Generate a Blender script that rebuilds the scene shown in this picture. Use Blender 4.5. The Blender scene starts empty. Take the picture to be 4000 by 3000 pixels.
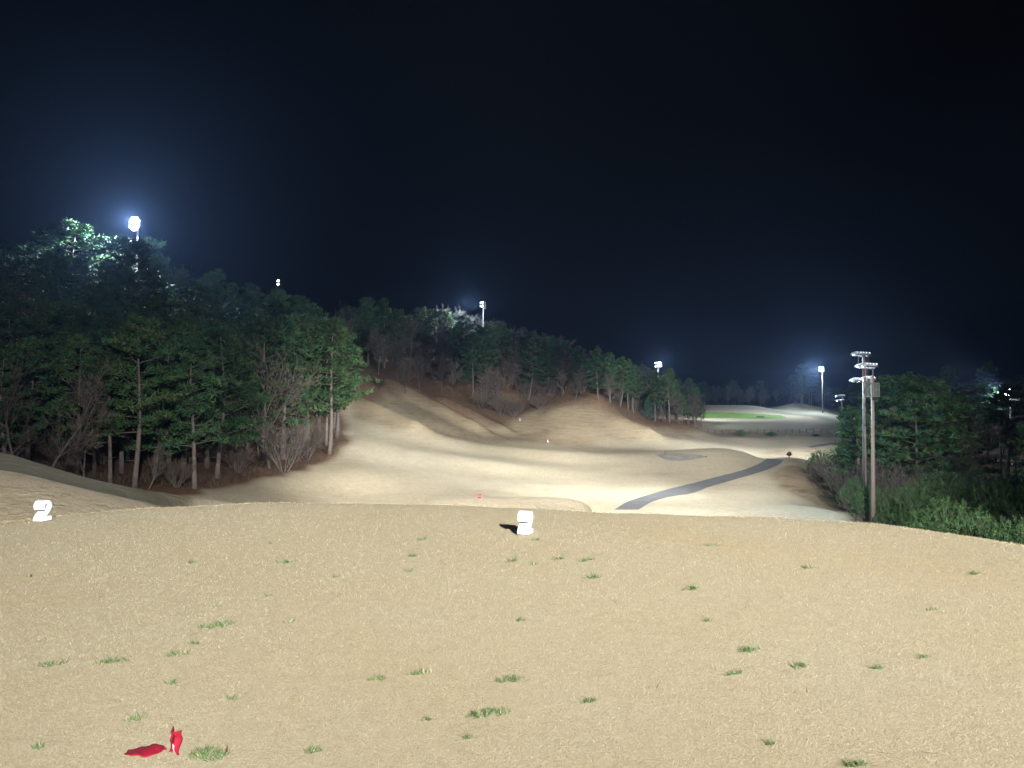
import bpy, math, random
import numpy as np
from mathutils import Vector, Matrix, noise as mnoise

# ------------------------------------------------------------------ camera, world, exposure
SC = bpy.context.scene
COL = SC.collection
F = 3005.0                      # focal length in photograph pixels (4000 wide)
CAMZ = 1.6
PITCH = math.atan(50 / F)
cam_d = bpy.data.cameras.new('camera')
cam_d.sensor_fit = 'HORIZONTAL'
cam_d.angle = 2 * math.atan(2000 / F)
cam_d.clip_start = 0.05
cam_d.clip_end = 6000
cam = bpy.data.objects.new('camera', cam_d)
COL.objects.link(cam)
cam.location = (0, 0, CAMZ)
cam.rotation_euler = (math.pi / 2 + PITCH, 0, 0)
SC.camera = cam

W = bpy.data.worlds.new('World')
SC.world = W
W.use_nodes = True
wn, wl = W.node_tree.nodes, W.node_tree.links
wn.clear()
wo = wn.new('ShaderNodeOutputWorld')
bg = wn.new('ShaderNodeBackground')
sky = wn.new('ShaderNodeTexSky')
sky.sky_type = 'NISHITA'
sky.sun_disc = False
sky.sun_elevation = math.radians(30)
sky.sun_rotation = math.radians(150)
bg.inputs['Strength'].default_value = 0.00009
hsv = wn.new('ShaderNodeHueSaturation')
hsv.inputs['Saturation'].default_value = .4
wl.new(sky.outputs[0], hsv.inputs['Color'])
wl.new(hsv.outputs[0], bg.inputs[0])
wl.new(bg.outputs[0], wo.inputs[0])

SC.view_settings.view_transform = 'Standard'
SC.view_settings.look = 'None'
SC.view_settings.exposure = 0
SC.view_settings.gamma = 1
SC.view_settings.use_curve_mapping = False
cy = SC.cycles
cy.max_bounces = 5
cy.diffuse_bounces = 2
cy.glossy_bounces = 2
cy.transmission_bounces = 2
cy.volume_bounces = 0
cy.transparent_max_bounces = 4
cy.sample_clamp_indirect = 3
cy.use_denoising = True

# ------------------------------------------------------------------ helpers
def tag(o, label=None, cat=None, group=None, kind=None):
    if label: o['label'] = label
    if cat: o['category'] = cat
    if group: o['group'] = group
    if kind: o['kind'] = kind
    return o

def ray_pt(u, v, y):
    """world point at forward distance y on the sight line through photo pixel (u, v)"""
    a = (u - 2000) / F; b = (1500 - v) / F
    dy = math.cos(PITCH) - b * math.sin(PITCH)
    dz = math.sin(PITCH) + b * math.cos(PITCH)
    s = y / dy
    return a * s, y, CAMZ + dz * s

def v_to_z(v, y): return ray_pt(2000, v, y)[2]

class MB:
    def __init__(s): s.v = []; s.f = []; s.c = []; s.col = (1, 1, 1)
    def face(s, idx): s.f.append(idx); s.c.append(s.col)
    def box(s, c, d, M=None):
        n = len(s.v)
        for k in range(8):
            p = Vector(((k & 1) - .5, ((k >> 1) & 1) - .5, ((k >> 2) & 1) - .5))
            p = Vector((p.x * d[0], p.y * d[1], p.z * d[2]))
            if M is not None: p = M @ p
            s.v.append((p.x + c[0], p.y + c[1], p.z + c[2]))
        for q in ((0, 2, 3, 1), (4, 5, 7, 6), (0, 1, 5, 4), (2, 6, 7, 3), (0, 4, 6, 2), (1, 3, 7, 5)):
            s.face([n + i for i in q])
    def tube(s, pts, rads, n=6, cap=True):
        base = len(s.v)
        pts = [Vector(p) for p in pts]
        for i, p in enumerate(pts):
            t = (pts[min(i + 1, len(pts) - 1)] - pts[max(i - 1, 0)])
            if t.length < 1e-9: t = Vector((0, 0, 1))
            t.normalize()
            a = t.orthogonal().normalized() if abs(t.z) < .999 else Vector((1, 0, 0))
            if abs(t.z) < .95:
                a = t.cross(Vector((0, 0, 1))).normalized()
            else:
                a = t.cross(Vector((0, 1, 0))).normalized()
            b = t.cross(a)
            for k in range(n):
                an = 2 * math.pi * k / n
                q = p + (a * math.cos(an) + b * math.sin(an)) * rads[i]
                s.v.append((q.x, q.y, q.z))
        for i in range(len(pts) - 1):
            for k in range(n):
                s.face([base + i * n + k, base + i * n + (k + 1) % n, base + (i + 1) * n + (k + 1) % n, base + (i + 1) * n + k])
        if cap:
            s.face([base + k for k in range(n)][::-1])
            s.face([base + (len(pts) - 1) * n + k for k in range(n)])
    def tri(s, a, b, c):
        n = len(s.v); s.v += [tuple(a), tuple(b), tuple(c)]; s.face([n, n + 1, n + 2])
    def lathe(s, prof, n=16, c=(0, 0, 0)):
        base = len(s.v)
        for r, z in prof:
            for k in range(n):
                an = 2 * math.pi * k / n
                s.v.append((c[0] + r * math.cos(an), c[1] + r * math.sin(an), c[2] + z))
        for i in range(len(prof) - 1):
            for k in range(n):
                s.face([base + i * n + k, base + i * n + (k + 1) % n, base + (i + 1) * n + (k + 1) % n, base + (i + 1) * n + k])
    def mesh(s, name, mat, smooth=False):
        me = bpy.data.meshes.new(name)
        me.from_pydata(s.v, [], s.f)
        at = me.color_attributes.new('Col', 'FLOAT_COLOR', 'CORNER')
        tot = np.array([len(f) for f in s.f])
        cc = np.ones((tot.sum(), 4), np.float32)
        cc[:, :3] = np.repeat(np.array(s.c, np.float32).reshape(-1, 3), tot, axis=0)
        at.data.foreach_set('color', cc.ravel())
        if mat: me.materials.append(mat)
        if smooth: me.polygons.foreach_set('use_smooth', [True] * len(me.polygons))
        me.update()
        return me
    def obj(s, name, mat, parent=None, smooth=False):
        return link(name, s.mesh(name, mat, smooth), parent)

def link(name, me, parent=None):
    o = bpy.data.objects.new(name, me); COL.objects.link(o)
    if parent: o.parent = parent
    return o

def empty(name, loc, rz=0.0, sc=1.0):
    o = bpy.data.objects.new(name, None); COL.objects.link(o)
    o.location = loc; o.rotation_euler = (0, 0, rz); o.scale = (sc,) * 3
    o.empty_display_size = .3
    return o

# ------------------------------------------------------------------ materials
def mat_new(name, rough=.8, spec=.3):
    m = bpy.data.materials.new(name); m.use_nodes = True
    b = m.node_tree.nodes['Principled BSDF']
    b.inputs['Roughness'].default_value = rough
    b.inputs['Specular IOR Level'].default_value = spec
    return m, m.node_tree.nodes, m.node_tree.links, b

def mixc(nodes, links, fac, a, b, mode='MIX'):
    n = nodes.new('ShaderNodeMix'); n.data_type = 'RGBA'; n.blend_type = mode
    for sock, val in ((n.inputs[0], fac), (n.inputs[6], a), (n.inputs[7], b)):
        if hasattr(val, 'is_linked'): links.new(val, sock)
        elif isinstance(val, tuple): sock.default_value = (*val, 1)
        else: sock.default_value = val
    return n.outputs[2]

def noise_tex(nodes, links, scale, detail=4, rough=.6, coord=None, dist=0.0):
    n = nodes.new('ShaderNodeTexNoise'); n.inputs['Scale'].default_value = scale
    n.inputs['Detail'].default_value = detail; n.inputs['Roughness'].default_value = rough
    n.inputs['Distortion'].default_value = dist
    if coord is not None: links.new(coord, n.inputs['Vector'])
    return n.outputs['Fac']

def ramp(nodes, links, fac, stops):
    r = nodes.new('ShaderNodeValToRGB'); e = r.color_ramp.elements
    e[0].position, e[0].color = stops[0][0], (*stops[0][1], 1)
    e[1].position, e[1].color = stops[-1][0], (*stops[-1][1], 1)
    for p, c in stops[1:-1]:
        x = e.new(p); x.color = (*c, 1)
    links.new(fac, r.inputs[0]); return r.outputs[0]

def bump(nodes, links, h, strength, dist, bsdf):
    b = nodes.new('ShaderNodeBump'); b.inputs['Strength'].default_value = strength
    b.inputs['Distance'].default_value = dist
    links.new(h, b.inputs['Height']); links.new(b.outputs[0], bsdf.inputs['Normal'])

def simple(name, col, rough=.6, var=.15, scale=6, spec=.3, metal=0):
    m, n, l, b = mat_new(name, rough, spec)
    tc = n.new('ShaderNodeTexCoord').outputs['Object']
    f = noise_tex(n, l, scale, 5, .65, tc)
    lo = tuple(c * (1 - var) for c in col); hi = tuple(min(1, c * (1 + var)) for c in col)
    l.new(ramp(n, l, f, [(.3, lo), (.7, hi)]), b.inputs['Base Color'])
    b.inputs['Metallic'].default_value = metal
    return m

def mat_foliage(name, tint=(1, 1, 1), rough=.7):
    m, n, l, b = mat_new(name, rough, .2)
    a = n.new('ShaderNodeAttribute'); a.attribute_name = 'Col'
    oi = n.new('ShaderNodeObjectInfo')
    hs = n.new('ShaderNodeHueSaturation')
    mr = n.new('ShaderNodeMapRange'); mr.inputs[3].default_value = .7; mr.inputs[4].default_value = 1.3
    l.new(oi.outputs['Random'], mr.inputs[0]); l.new(mr.outputs[0], hs.inputs['Value'])
    l.new(mixc(n, l, 1.0, a.outputs['Color'], tint, 'MULTIPLY'), hs.inputs['Color'])
    l.new(hs.outputs[0], b.inputs['Base Color'])
    return m

def mat_emit(name, col, s):
    m = bpy.data.materials.new(name); m.use_nodes = True
    n = m.node_tree.nodes; n.clear()
    e = n.new('ShaderNodeEmission'); e.inputs[0].default_value = (*col, 1); e.inputs[1].default_value = s
    o = n.new('ShaderNodeOutputMaterial'); m.node_tree.links.new(e.outputs[0], o.inputs[0])
    m.cycles.emission_sampling = 'NONE'
    return m

def mat_bark(name, c1, c2):
    m, n, l, b = mat_new(name, .9, .1)
    tc = n.new('ShaderNodeTexCoord').outputs['Object']
    mp = n.new('ShaderNodeMapping'); mp.inputs['Scale'].default_value = (6, 6, 1.2); l.new(tc, mp.inputs[0])
    f = noise_tex(n, l, 2.2, 6, .7, mp.outputs[0])
    l.new(ramp(n, l, f, [(.3, c1), (.7, c2)]), b.inputs['Base Color'])
    bump(n, l, f, .6, .03, b)
    return m

M_BARK_PINE = mat_bark('pine_bark', (.06, .048, .04), (.19, .165, .145))
M_BARK_GREY = mat_bark('grey_bark', (.05, .043, .037), (.15, .133, .117))
M_NEEDLE = mat_foliage('pine_needles')
M_NEEDLE2 = mat_foliage('bush_needles', (1.15, 1.1, 1.0))
M_TWIG = mat_foliage('bare_twigs', rough=.9)
M_WHITE = simple('white_paint', (.60, .63, .68), .35, .02, 8, .5)
M_HOUS = simple('lamp_housing_paint', (.32, .36, .4), .4, .06, 8, .5)
M_POLE = simple('galvanised_pole_paint', (.2, .165, .15), .55, .12, 1.5)
M_BROWN = simple('brown_panel_paint', (.13, .085, .065), .6, .15, 3)
M_CAGE = simple('pale_green_steel', (.19, .22, .19), .5, .12, 4)
M_RED = simple('red_plastic', (.45, .012, .035), .45, .12, 30, .4)
M_REDCLOTH = simple('red_cloth', (.23, .007, .022), .8, .25, 40, .2)
M_PINK = simple('faded_print', (.8, .42, .5), .7, .1, 30)
M_DARK = simple('dark_board_paint', (.03, .03, .028), .7, .2, 3)
M_WOOD = simple('weathered_fence_wood', (.11, .075, .055), .85, .3, 5)
M_ROCK = simple('pale_rock', (.5, .48, .44), .9, .2, 4)
M_WALL = simple('pale_concrete', (.55, .55, .45), .85, .2, 3)
M_LAMP = mat_emit('lamp_glass_lit', (.82, .93, 1.0), 60)
M_LAMP_SOFT = mat_emit('lamp_bulb_glint', (.75, .9, 1.0), 6)

# ------------------------------------------------------------------ terrain from ridge and valley lines
# each line runs across the view; entries (bearing pixel u, forward distance y, photo row v or, when under 60, height z)
LINES = [
 [(-2600, 14, -4), (0, 14, -3.5), (2000, 14, -5.0), (3300, 14, -5.2), (3600, 14, -4.2), (4000, 14, -4.0), (6600, 14, -5.5)],
 [(-2600, 22, -1.0), (-800, 22, 1785), (0, 22, 1832), (300, 22, 1900), (500, 22.5, 1947), (600, 23, 1967), (760, 24, 1992), (1000, 26, -7.5), (2000, 28, -9), (3250, 26, -8.5), (3520, 25, -5.8), (4000, 24, -5.0), (6600, 22, -5)],
 [(-2600, 26, -1.3), (-800, 26, 1790), (0, 26, 1834), (300, 26, 1902), (500, 26, 1950), (600, 27, 1975), (760, 29, -6.0), (1000, 34, -8.2), (1700, 40, -7.5), (2100, 40, -7.0), (2400, 38, -10), (3250, 36, -10.5), (3560, 35, -7.2), (4000, 34, -6.2), (6600, 30, -6)],
 [(-2600, 34, .3), (-800, 34, 1735), (0, 34, 1770), (160, 34, 1816), (330, 34, 1866), (510, 34.5, 1905), (650, 35, 1931), (750, 36, 1950), (950, 40, 1975), (1300, 46, -6.5), (1700, 50, 1958), (1900, 52, 1947), (2100, 52, 1943), (2200, 52, 1946), (2300, 51, 1980), (2400, 50, -10), (3250, 48, -12.3), (3600, 47, -8.8), (4000, 46, -7.6), (6600, 40, -7)],
 [(-2600, 44, -1.5), (-800, 46, -2.8), (0, 46, -4.0), (400, 47, -6.2), (750, 52, -8.5), (1000, 56, -9.5), (1400, 62, -11), (1900, 68, -11), (2400, 68, -12.5), (3250, 64, -13.6), (3650, 60, -10.8), (4000, 58, -9.5), (6600, 50, -8.5)],
 [(-2600, 56, -2), (-800, 58, 1780), (0, 58, 1850), (400, 62, 1895), (750, 66, 1928), (1000, 75, 1932), (1400, 90, 1938), (2000, 100, 1938), (2420, 94, 1984), (2700, 98, 1962), (3000, 92, 1976), (3300, 82, 2012), (3600, 78, -13.3), (4000, 76, -12), (6600, 64, -10)],
 [(-2600, 68, 2), (-800, 70, 1690), (0, 71, 1790), (400, 75, 1842), (750, 77, 1878), (1000, 84, 1866), (1200, 94, 1848), (1400, 101, 1843), (1700, 112, 1858), (2000, 121, 1872), (2400, 117, 1905), (2700, 116, 1905), (2850, 110, 1922), (2950, 107, 1931), (3150, 104, 1966), (3280, 101, 2004), (3450, 98, -13.8), (4000, 96, -13), (6600, 78, -11)],
 [(-2600, 82, 8), (-800, 84, 1560), (0, 86, 1690), (400, 89, 1760), (750, 92, 1775), (1000, 108, 1765), (1250, 117, 1738), (1380, 124, 1710), (1600, 128, 1755), (1850, 132, 1788), (2150, 136, 1826), (2400, 138, 1846), (2700, 136, 1852), (2900, 131, 1850), (3100, 128, 1848), (3300, 124, 1890), (3450, 122, -13.2), (4000, 118, -11.5), (6600, 92, -9.5)],
 [(-2600, 96, 14), (-800, 98, 1380), (0, 101, 1520), (400, 105, 1600), (750, 108, 1652), (1000, 121, 1675), (1250, 130, 1672), (1380, 140, 1650), (1600, 144, 1682), (1720, 146, 1701), (1900, 151, 1735), (2150, 155, 1756), (2400, 156, 1769), (2600, 158, 1762), (2800, 160, 1748), (2900, 158, 1762), (2985, 152, 1792), (3080, 150, 1786), (3150, 149, 1797), (3300, 146, 1850), (3420, 144, -11.5), (4000, 138, -9.5), (6600, 110, -7)],
 [(-2600, 110, 18), (-800, 112, 1210), (0, 116, 1350), (400, 120, 1450), (750, 122, 1542), (1000, 133, 1592), (1250, 140, 1612), (1380, 150, 1600), (1600, 158, 1628), (1720, 163, 1655), (1900, 168, 1712), (2150, 172, 1737), (2400, 173, 1752), (2600, 174, 1757), (2800, 175, 1763), (2950, 172, 1795), (3100, 171, 1796), (3300, 168, 1800), (3450, 166, -9.5), (4000, 160, -7), (6600, 130, -5)],
 [(-2600, 124, 22), (-800, 128, 1090), (0, 131, 1205), (400, 136, 1335), (750, 137, 1442), (1000, 144, 1514), (1250, 150, 1552), (1380, 158, 1535), (1600, 174, 1575), (1720, 180, 1612), (1900, 184, 1678), (2050, 186, 1700), (2200, 188, 1660), (2400, 188, 1670), (2550, 188, 1702), (2700, 188, 1722), (2900, 188, 1747), (3000, 187, 1757), (3100, 186, 1746), (3280, 186, 1741), (3500, 186, -7.8), (4000, 184, -5), (6600, 150, -3)],
 [(-2600, 138, 24), (-800, 144, 1040), (0, 146, 1122), (400, 150, 1242), (750, 152, 1370), (1000, 157, 1442), (1250, 163, 1490), (1380, 168, 1463), (1500, 178, 1488), (1600, 188, 1518), (1700, 194, 1553), (1900, 200, 1608), (2070, 203, 1618), (2150, 205, 1578), (2240, 206, 1561), (2330, 207, 1566), (2420, 208, 1597), (2550, 210, 1656), (2680, 212, 1690), (2800, 212, 1707), (3000, 212, 1708), (3100, 212, 1701), (3250, 212, 1706), (3500, 212, -7.5), (4000, 208, -3), (6600, 170, 0)],
 [(-2600, 160, 24), (-800, 166, 1050), (0, 168, 1125), (400, 172, 1235), (750, 174, 1360), (1000, 180, 1420), (1250, 188, 1462), (1380, 194, 1418), (1700, 212, 1478), (1900, 216, 1548), (2070, 219, 1560), (2240, 220, 1522), (2420, 221, 1566), (2550, 222, 1649), (2620, 222, 1648), (2700, 222, 1661), (2800, 220, 1702), (2900, 219, 1716), (3250, 219, 1715), (3500, 220, -7.5), (4000, 226, -1), (6600, 190, 2)],
 [(-2600, 190, 22), (-800, 196, 1100), (0, 198, 1180), (400, 200, 1260), (750, 204, 1370), (1000, 208, 1410), (1250, 214, 1430), (1380, 218, 1388), (1700, 228, 1402), (1900, 231, 1430), (2070, 233, 1478), (2240, 234, 1488), (2420, 235, 1548), (2550, 236, 1640), (2620, 236, 1645), (2700, 234, 1664), (2800, 230, 1698), (3000, 228, 1698), (3300, 228, 1697), (3500, 232, -7), (4000, 244, 0), (6600, 210, 4)],
 [(-2600, 230, 18), (0, 236, 1280), (750, 240, 1400), (1250, 248, 1432), (1700, 254, 1396), (1900, 256, 1428), (2070, 258, 1452), (2240, 260, 1482), (2420, 261, 1552), (2560, 262, 1632), (2700, 262, 1642), (2800, 262, 1645), (3000, 262, 1647), (3200, 262, 1654), (3300, 262, 1659), (3500, 264, -6), (4000, 272, 2), (6600, 240, 6)],
 [(-2600, 260, 12), (0, 264, 1400), (1250, 274, 1470), (1700, 278, 1440), (2070, 280, 1480), (2420, 281, 1570), (2560, 282, 1622), (2700, 282, 1629), (2800, 282, 1633), (3000, 282, 1637), (3080, 282, 1635), (3200, 283, 1640), (3300, 284, 1646), (3500, 290, -4), (4000, 300, 4), (6600, 270, 8)],
 [(-2600, 290, 8), (0, 292, 1480), (1250, 298, 1510), (1700, 300, 1500), (2070, 300, 1520), (2420, 301, 1580), (2560, 301, 1604), (2700, 301, 1607), (2800, 301, 1611), (3000, 301, 1621), (3080, 302, 1624), (3200, 304, 1624), (3300, 306, 1634), (3500, 312, -2), (4000, 330, 6), (6600, 300, 10)],
 [(-2600, 312, 6), (0, 314, 1520), (1250, 316, 1540), (2070, 317, 1555), (2420, 318, 1578), (2600, 318, 1582), (2760, 318, 1580), (2930, 318, 1583), (3070, 320, 1607), (3110, 321, 1610), (3200, 324, 1608), (3280, 326, 1622), (3400, 330, 1625), (4000, 350, 8), (6600, 330, 12)],
 [(-2600, 345, 4), (0, 346, 1540), (2070, 348, 1560), (2600, 348, 1590), (2900, 348, 1597), (2990, 348, 1597), (3110, 350, 1575), (3180, 350, 1586), (3300, 352, 1612), (3450, 354, 1605), (4000, 370, 10), (6600, 360, 14)],
 [(-2600, 400, 3), (0, 400, 1548), (2600, 400, 1584), (3000, 400, 1584), (3300, 400, 1590), (4000, 420, 12), (6600, 420, 16)],
 [(-2600, 620, 4), (2600, 620, 2), (4000, 620, 14), (6600, 620, 18)],
 [(-2600, 1500, 10), (2600, 1500, 10), (6600, 1500, 20)],
]

def pchip(xk, yk, x):
    """monotone cubic through knots (1-D numpy)"""
    xk = np.asarray(xk, float); yk = np.asarray(yk, float)
    h = np.diff(xk); d = np.diff(yk) / h
    m = np.zeros_like(yk)
    for i in range(1, len(xk) - 1):
        if d[i - 1] * d[i] > 0:
            w1 = 2 * h[i] + h[i - 1]; w2 = h[i] + 2 * h[i - 1]
            m[i] = (w1 + w2) / (w1 / d[i - 1] + w2 / d[i])
    m[0] = d[0]; m[-1] = d[-1]
    i = np.clip(np.searchsorted(xk, x) - 1, 0, len(h) - 1)
    t = (x - xk[i]) / h[i]
    t2, t3 = t * t, t * t * t
    return ((2 * t3 - 3 * t2 + 1) * yk[i] + (t3 - 2 * t2 + t) * h[i] * m[i]
            + (-2 * t3 + 3 * t2) * yk[i + 1] + (t3 - t2) * h[i] * m[i + 1])

UC = np.concatenate([np.arange(-2600, -400, 80.0), np.arange(-400, 4400, 14.0), np.arange(4400, 6601, 80.0)])
YR = np.concatenate([np.exp(np.arange(math.log(14), math.log(360), .0095)), np.exp(np.linspace(math.log(362), math.log(1500), 30))])
KY = []; KZ = []
for ln in LINES:
    us = [e[0] for e in ln]; ys = [e[1] for e in ln]
    zs = [v_to_z(e[2], e[1]) if e[2] > 60 else e[2] for e in ln]
    KY.append(pchip(us, ys, UC)); KZ.append(pchip(us, zs, UC))
KY = np.array(KY); KZ = np.array(KZ)
# a shallow hollow right behind each ridge line, so that its crest shows
DIPS = {1: [(-2600, .25), (0, .3), (500, .3), (800, 0), (6600, 0)],
        6: [(-2600, 0), (700, 0), (1000, .5), (1400, .9), (1900, .5), (2300, .3), (2800, .5), (3000, .8), (3250, .7), (3500, 0), (6600, 0)],
        7: [(-2600, 0), (1200, 0), (1380, .9), (1850, 1.2), (2250, 1.1), (2450, .3), (6600, 0)],
        8: [(-2600, 0), (1380, 0), (1720, .9), (2150, 1.0), (2450, .6), (2600, .4), (2900, 1.0), (3150, 1.2), (3400, .5), (3500, 0), (6600, 0)],
        10: [(-2600, 0), (2150, 0), (2600, .4), (3000, .6), (3280, .5), (3500, 0), (6600, 0)],
        17: [(-2600, 0), (2500, 0), (2700, .8), (3050, .8), (3300, .4), (6600, 0)]}
for li in sorted(DIPS, reverse=True):
    d = np.interp(UC, [p[0] for p in DIPS[li]], [p[1] for p in DIPS[li]])
    ny = KY[li] * .62 + KY[li + 1] * .38
    nz = KZ[li] * .62 + KZ[li + 1] * .38 - d * .5
    KY = np.insert(KY, li + 1, ny, axis=0); KZ = np.insert(KZ, li + 1, nz, axis=0)
for i in range(1, len(KY)): KY[i] = np.maximum(KY[i], KY[i - 1] + 1.5)
GZ = np.zeros((len(YR), len(UC)))
for j in range(len(UC)):
    GZ[:, j] = pchip(KY[:, j], KZ[:, j], np.clip(YR, KY[0, j], KY[-1, j]))
# soften the creases a little along the view and across it
for _ in range(1):
    GZ[1:-1] = (GZ[:-2] + 2 * GZ[1:-1] + GZ[2:]) / 4
    GZ[:, 1:-1] = (GZ[:, :-2] + 2 * GZ[:, 1:-1] + GZ[:, 2:]) / 4
GX = (UC[None, :] - 2000) / F * YR[:, None]
GY = np.repeat(YR[:, None], len(UC), axis=1)

def bumpn(x, y, s, seed): return mnoise.noise(Vector((x * s, y * s, seed)))
for i in range(len(YR)):
    for j in range(len(UC)):
        x, y = GX[i, j], GY[i, j]
        if y < 420:
            GZ[i, j] += .10 * bumpn(x, y, .09, 3.1) + .05 * bumpn(x, y, .3, 7.7)

# spurs running down the bare hillside: ridge bumps along plan lines
def hgt(x, y):
    u = 2000 + F * x / y
    j = np.clip(np.searchsorted(UC, u) - 1, 0, len(UC) - 2); i = np.clip(np.searchsorted(YR, y) - 1, 0, len(YR) - 2)
    a = (u - UC[j]) / (UC[j + 1] - UC[j]); b = (y - YR[i]) / (YR[i + 1] - YR[i])
    return (GZ[i, j] * (1 - a) + GZ[i, j + 1] * a) * (1 - b) + (GZ[i + 1, j] * (1 - a) + GZ[i + 1, j + 1] * a) * b

def hit(u, v, y0=20.0, y1=420.0):
    """where the sight line through (u, v) first meets the terrain beyond y0"""
    ys = np.exp(np.linspace(math.log(y0), math.log(y1), 1600))
    for y in ys:
        x, _, z = ray_pt(u, v, y)
        if hgt(x, y) >= z: return Vector((x, y, float(hgt(x, y))))
    x, y, z = ray_pt(u, v, y1)
    return Vector((x, y, float(hgt(x, y))))

def spur(pts, amp, wid):
    """raise a ridge along a plan polyline given as photo pixels on the slope"""
    P = [hit(*p) for p in pts]
    for a, b, k in zip(P[:-1], P[1:], range(len(P))):
        ax, ay, bx, by = a.x, a.y, b.x, b.y
        L2 = (bx - ax) ** 2 + (by - ay) ** 2
        t = np.clip(((GX - ax) * (bx - ax) + (GY - ay) * (by - ay)) / L2, 0, 1)
        d2 = (GX - ax - t * (bx - ax)) ** 2 + (GY - ay - t * (by - ay)) ** 2
        SP[:] = np.maximum(SP, amp * np.exp(-d2 / (2 * wid * wid)))
SP = np.zeros_like(GZ)
spur([(1350, 1570), (1440, 1600), (1530, 1642), (1620, 1682)], 2.0, 2.2)
spur([(1580, 1535), (1700, 1602), (1780, 1645), (1860, 1685)], 2.4, 2.4)
spur([(1740, 1580), (1830, 1620), (1900, 1660), (1960, 1690)], 1.8, 2.2)
spur([(2330, 1570), (2390, 1620), (2440, 1668), (2520, 1700)], 2.2, 2.6)
GZ += SP

def in_poly(px, py, poly):
    ins = np.zeros(px.shape, bool); n = len(poly)
    for k in range(n):
        x1, y1 = poly[k]; x2, y2 = poly[(k + 1) % n]
        c = ((y1 > py) != (y2 > py)) & (px < (x2 - x1) * (py - y1) / (y2 - y1 + 1e-12) + x1)
        ins ^= c
    return ins

# surface cover per vertex: R leaf litter, G rough grass, B shade painted on the left bank's upper strip
VV = 1500 - F * np.tan(np.arctan2(GZ - CAMZ, GY) - PITCH)
UU = 2000 + F * GX / GY
wob = np.array([[bumpn(GX[i, j], GY[i, j], .22, 11.3) for j in range(len(UC))] for i in range(len(YR))])
UW = UU + wob * 45; VW = VV + wob * 16
litter = np.zeros_like(GZ); rough = np.zeros_like(GZ)
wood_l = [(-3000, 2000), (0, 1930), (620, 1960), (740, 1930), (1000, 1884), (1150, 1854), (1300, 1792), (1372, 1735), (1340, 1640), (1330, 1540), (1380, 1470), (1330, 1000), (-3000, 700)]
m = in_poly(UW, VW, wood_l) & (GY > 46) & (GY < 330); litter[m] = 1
hill = [(1340, 1560), (1420, 1590), (1500, 1560), (1560, 1530), (1640, 1560), (1740, 1590), (1800, 1625), (1900, 1655), (1990, 1660), (2060, 1625), (2150, 1590), (2260, 1578), (2330, 1592), (2420, 1625), (2520, 1668), (2600, 1672), (2720, 1682), (2760, 1580), (2760, 1000), (1320, 1000)]
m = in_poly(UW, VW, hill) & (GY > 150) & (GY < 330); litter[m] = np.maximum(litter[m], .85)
rgh = [(1330, 1560), (1400, 1640), (1600, 1690), (1850, 1722), (2000, 1722), (2250, 1735), (2480, 1722), (2700, 1708), (2700, 1600), (2300, 1480), (1320, 1400)]
m = in_poly(UW, VW, rgh) & (GY > 138) & (GY < 330); rough[m] = .75
rgh2 = [(3010, 1850), (3110, 1795), (3200, 1810), (3400, 1880), (3400, 2060), (3290, 2010), (3130, 1948), (3040, 1905)]
m = in_poly(UW, VW, rgh2) & (GY > 80) & (GY < 190); rough[m] = 1
m = in_poly(UW, VW, [(2940, 1800), (3000, 1762), (3110, 1750), (3300, 1748), (3300, 1800), (3100, 1800)]) & (GY > 168) & (GY < 190); rough[m] = .6
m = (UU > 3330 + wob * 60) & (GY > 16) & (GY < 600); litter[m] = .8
m = (GY > 214) & (GY < 234) & (UU > 2680); rough[m] = np.maximum(rough[m], .8)
m = in_poly(UW, VW, [(2950, 1606), (3000, 1598), (3110, 1578), (3400, 1600), (3400, 1650), (3300, 1640), (3180, 1604), (3080, 1600)]) & (GY > 326); rough[m] = .9
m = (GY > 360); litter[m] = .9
m = (UU < 760) & (GY < 45); rough[m] = .22
olive_shade = np.zeros_like(GZ); m = (UU < 760) & (GY > 22.6) & (GY < 45); olive_shade[m] = 1
for a in (litter, rough, olive_shade):
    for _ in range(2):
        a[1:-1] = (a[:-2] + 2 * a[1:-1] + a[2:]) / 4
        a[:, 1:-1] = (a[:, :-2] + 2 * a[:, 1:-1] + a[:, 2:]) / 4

def grid_mesh(name, X, Y, Z, mats, cols=None):
    R, Cn = X.shape
    me = bpy.data.meshes.new(name)
    me.vertices.add(R * Cn)
    me.vertices.foreach_set('co', np.stack([X, Y, Z], -1).astype(np.float32).ravel())
    ii = (np.arange(R - 1)[:, None] * Cn + np.arange(Cn - 1)[None, :]).ravel()
    q = np.stack([ii, ii + 1, ii + Cn + 1, ii + Cn], -1).astype(np.int32)
    me.loops.add(q.size); me.polygons.add(len(q))
    me.loops.foreach_set('vertex_index', q.ravel())
    me.polygons.foreach_set('loop_start', np.arange(0, q.size, 4, dtype=np.int32))
    me.polygons.foreach_set('use_smooth', np.ones(len(q), bool))
    me.update(calc_edges=True)
    if cols is not None:
        at = me.color_attributes.new('Col', 'FLOAT_COLOR', 'POINT')
        c4 = np.ones((R * Cn, 4), np.float32); c4[:, :3] = cols.reshape(-1, 3)
        at.data.foreach_set('color', c4.ravel())
    for m_ in mats: me.materials.append(m_)
    me.validate()
    return me

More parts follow.
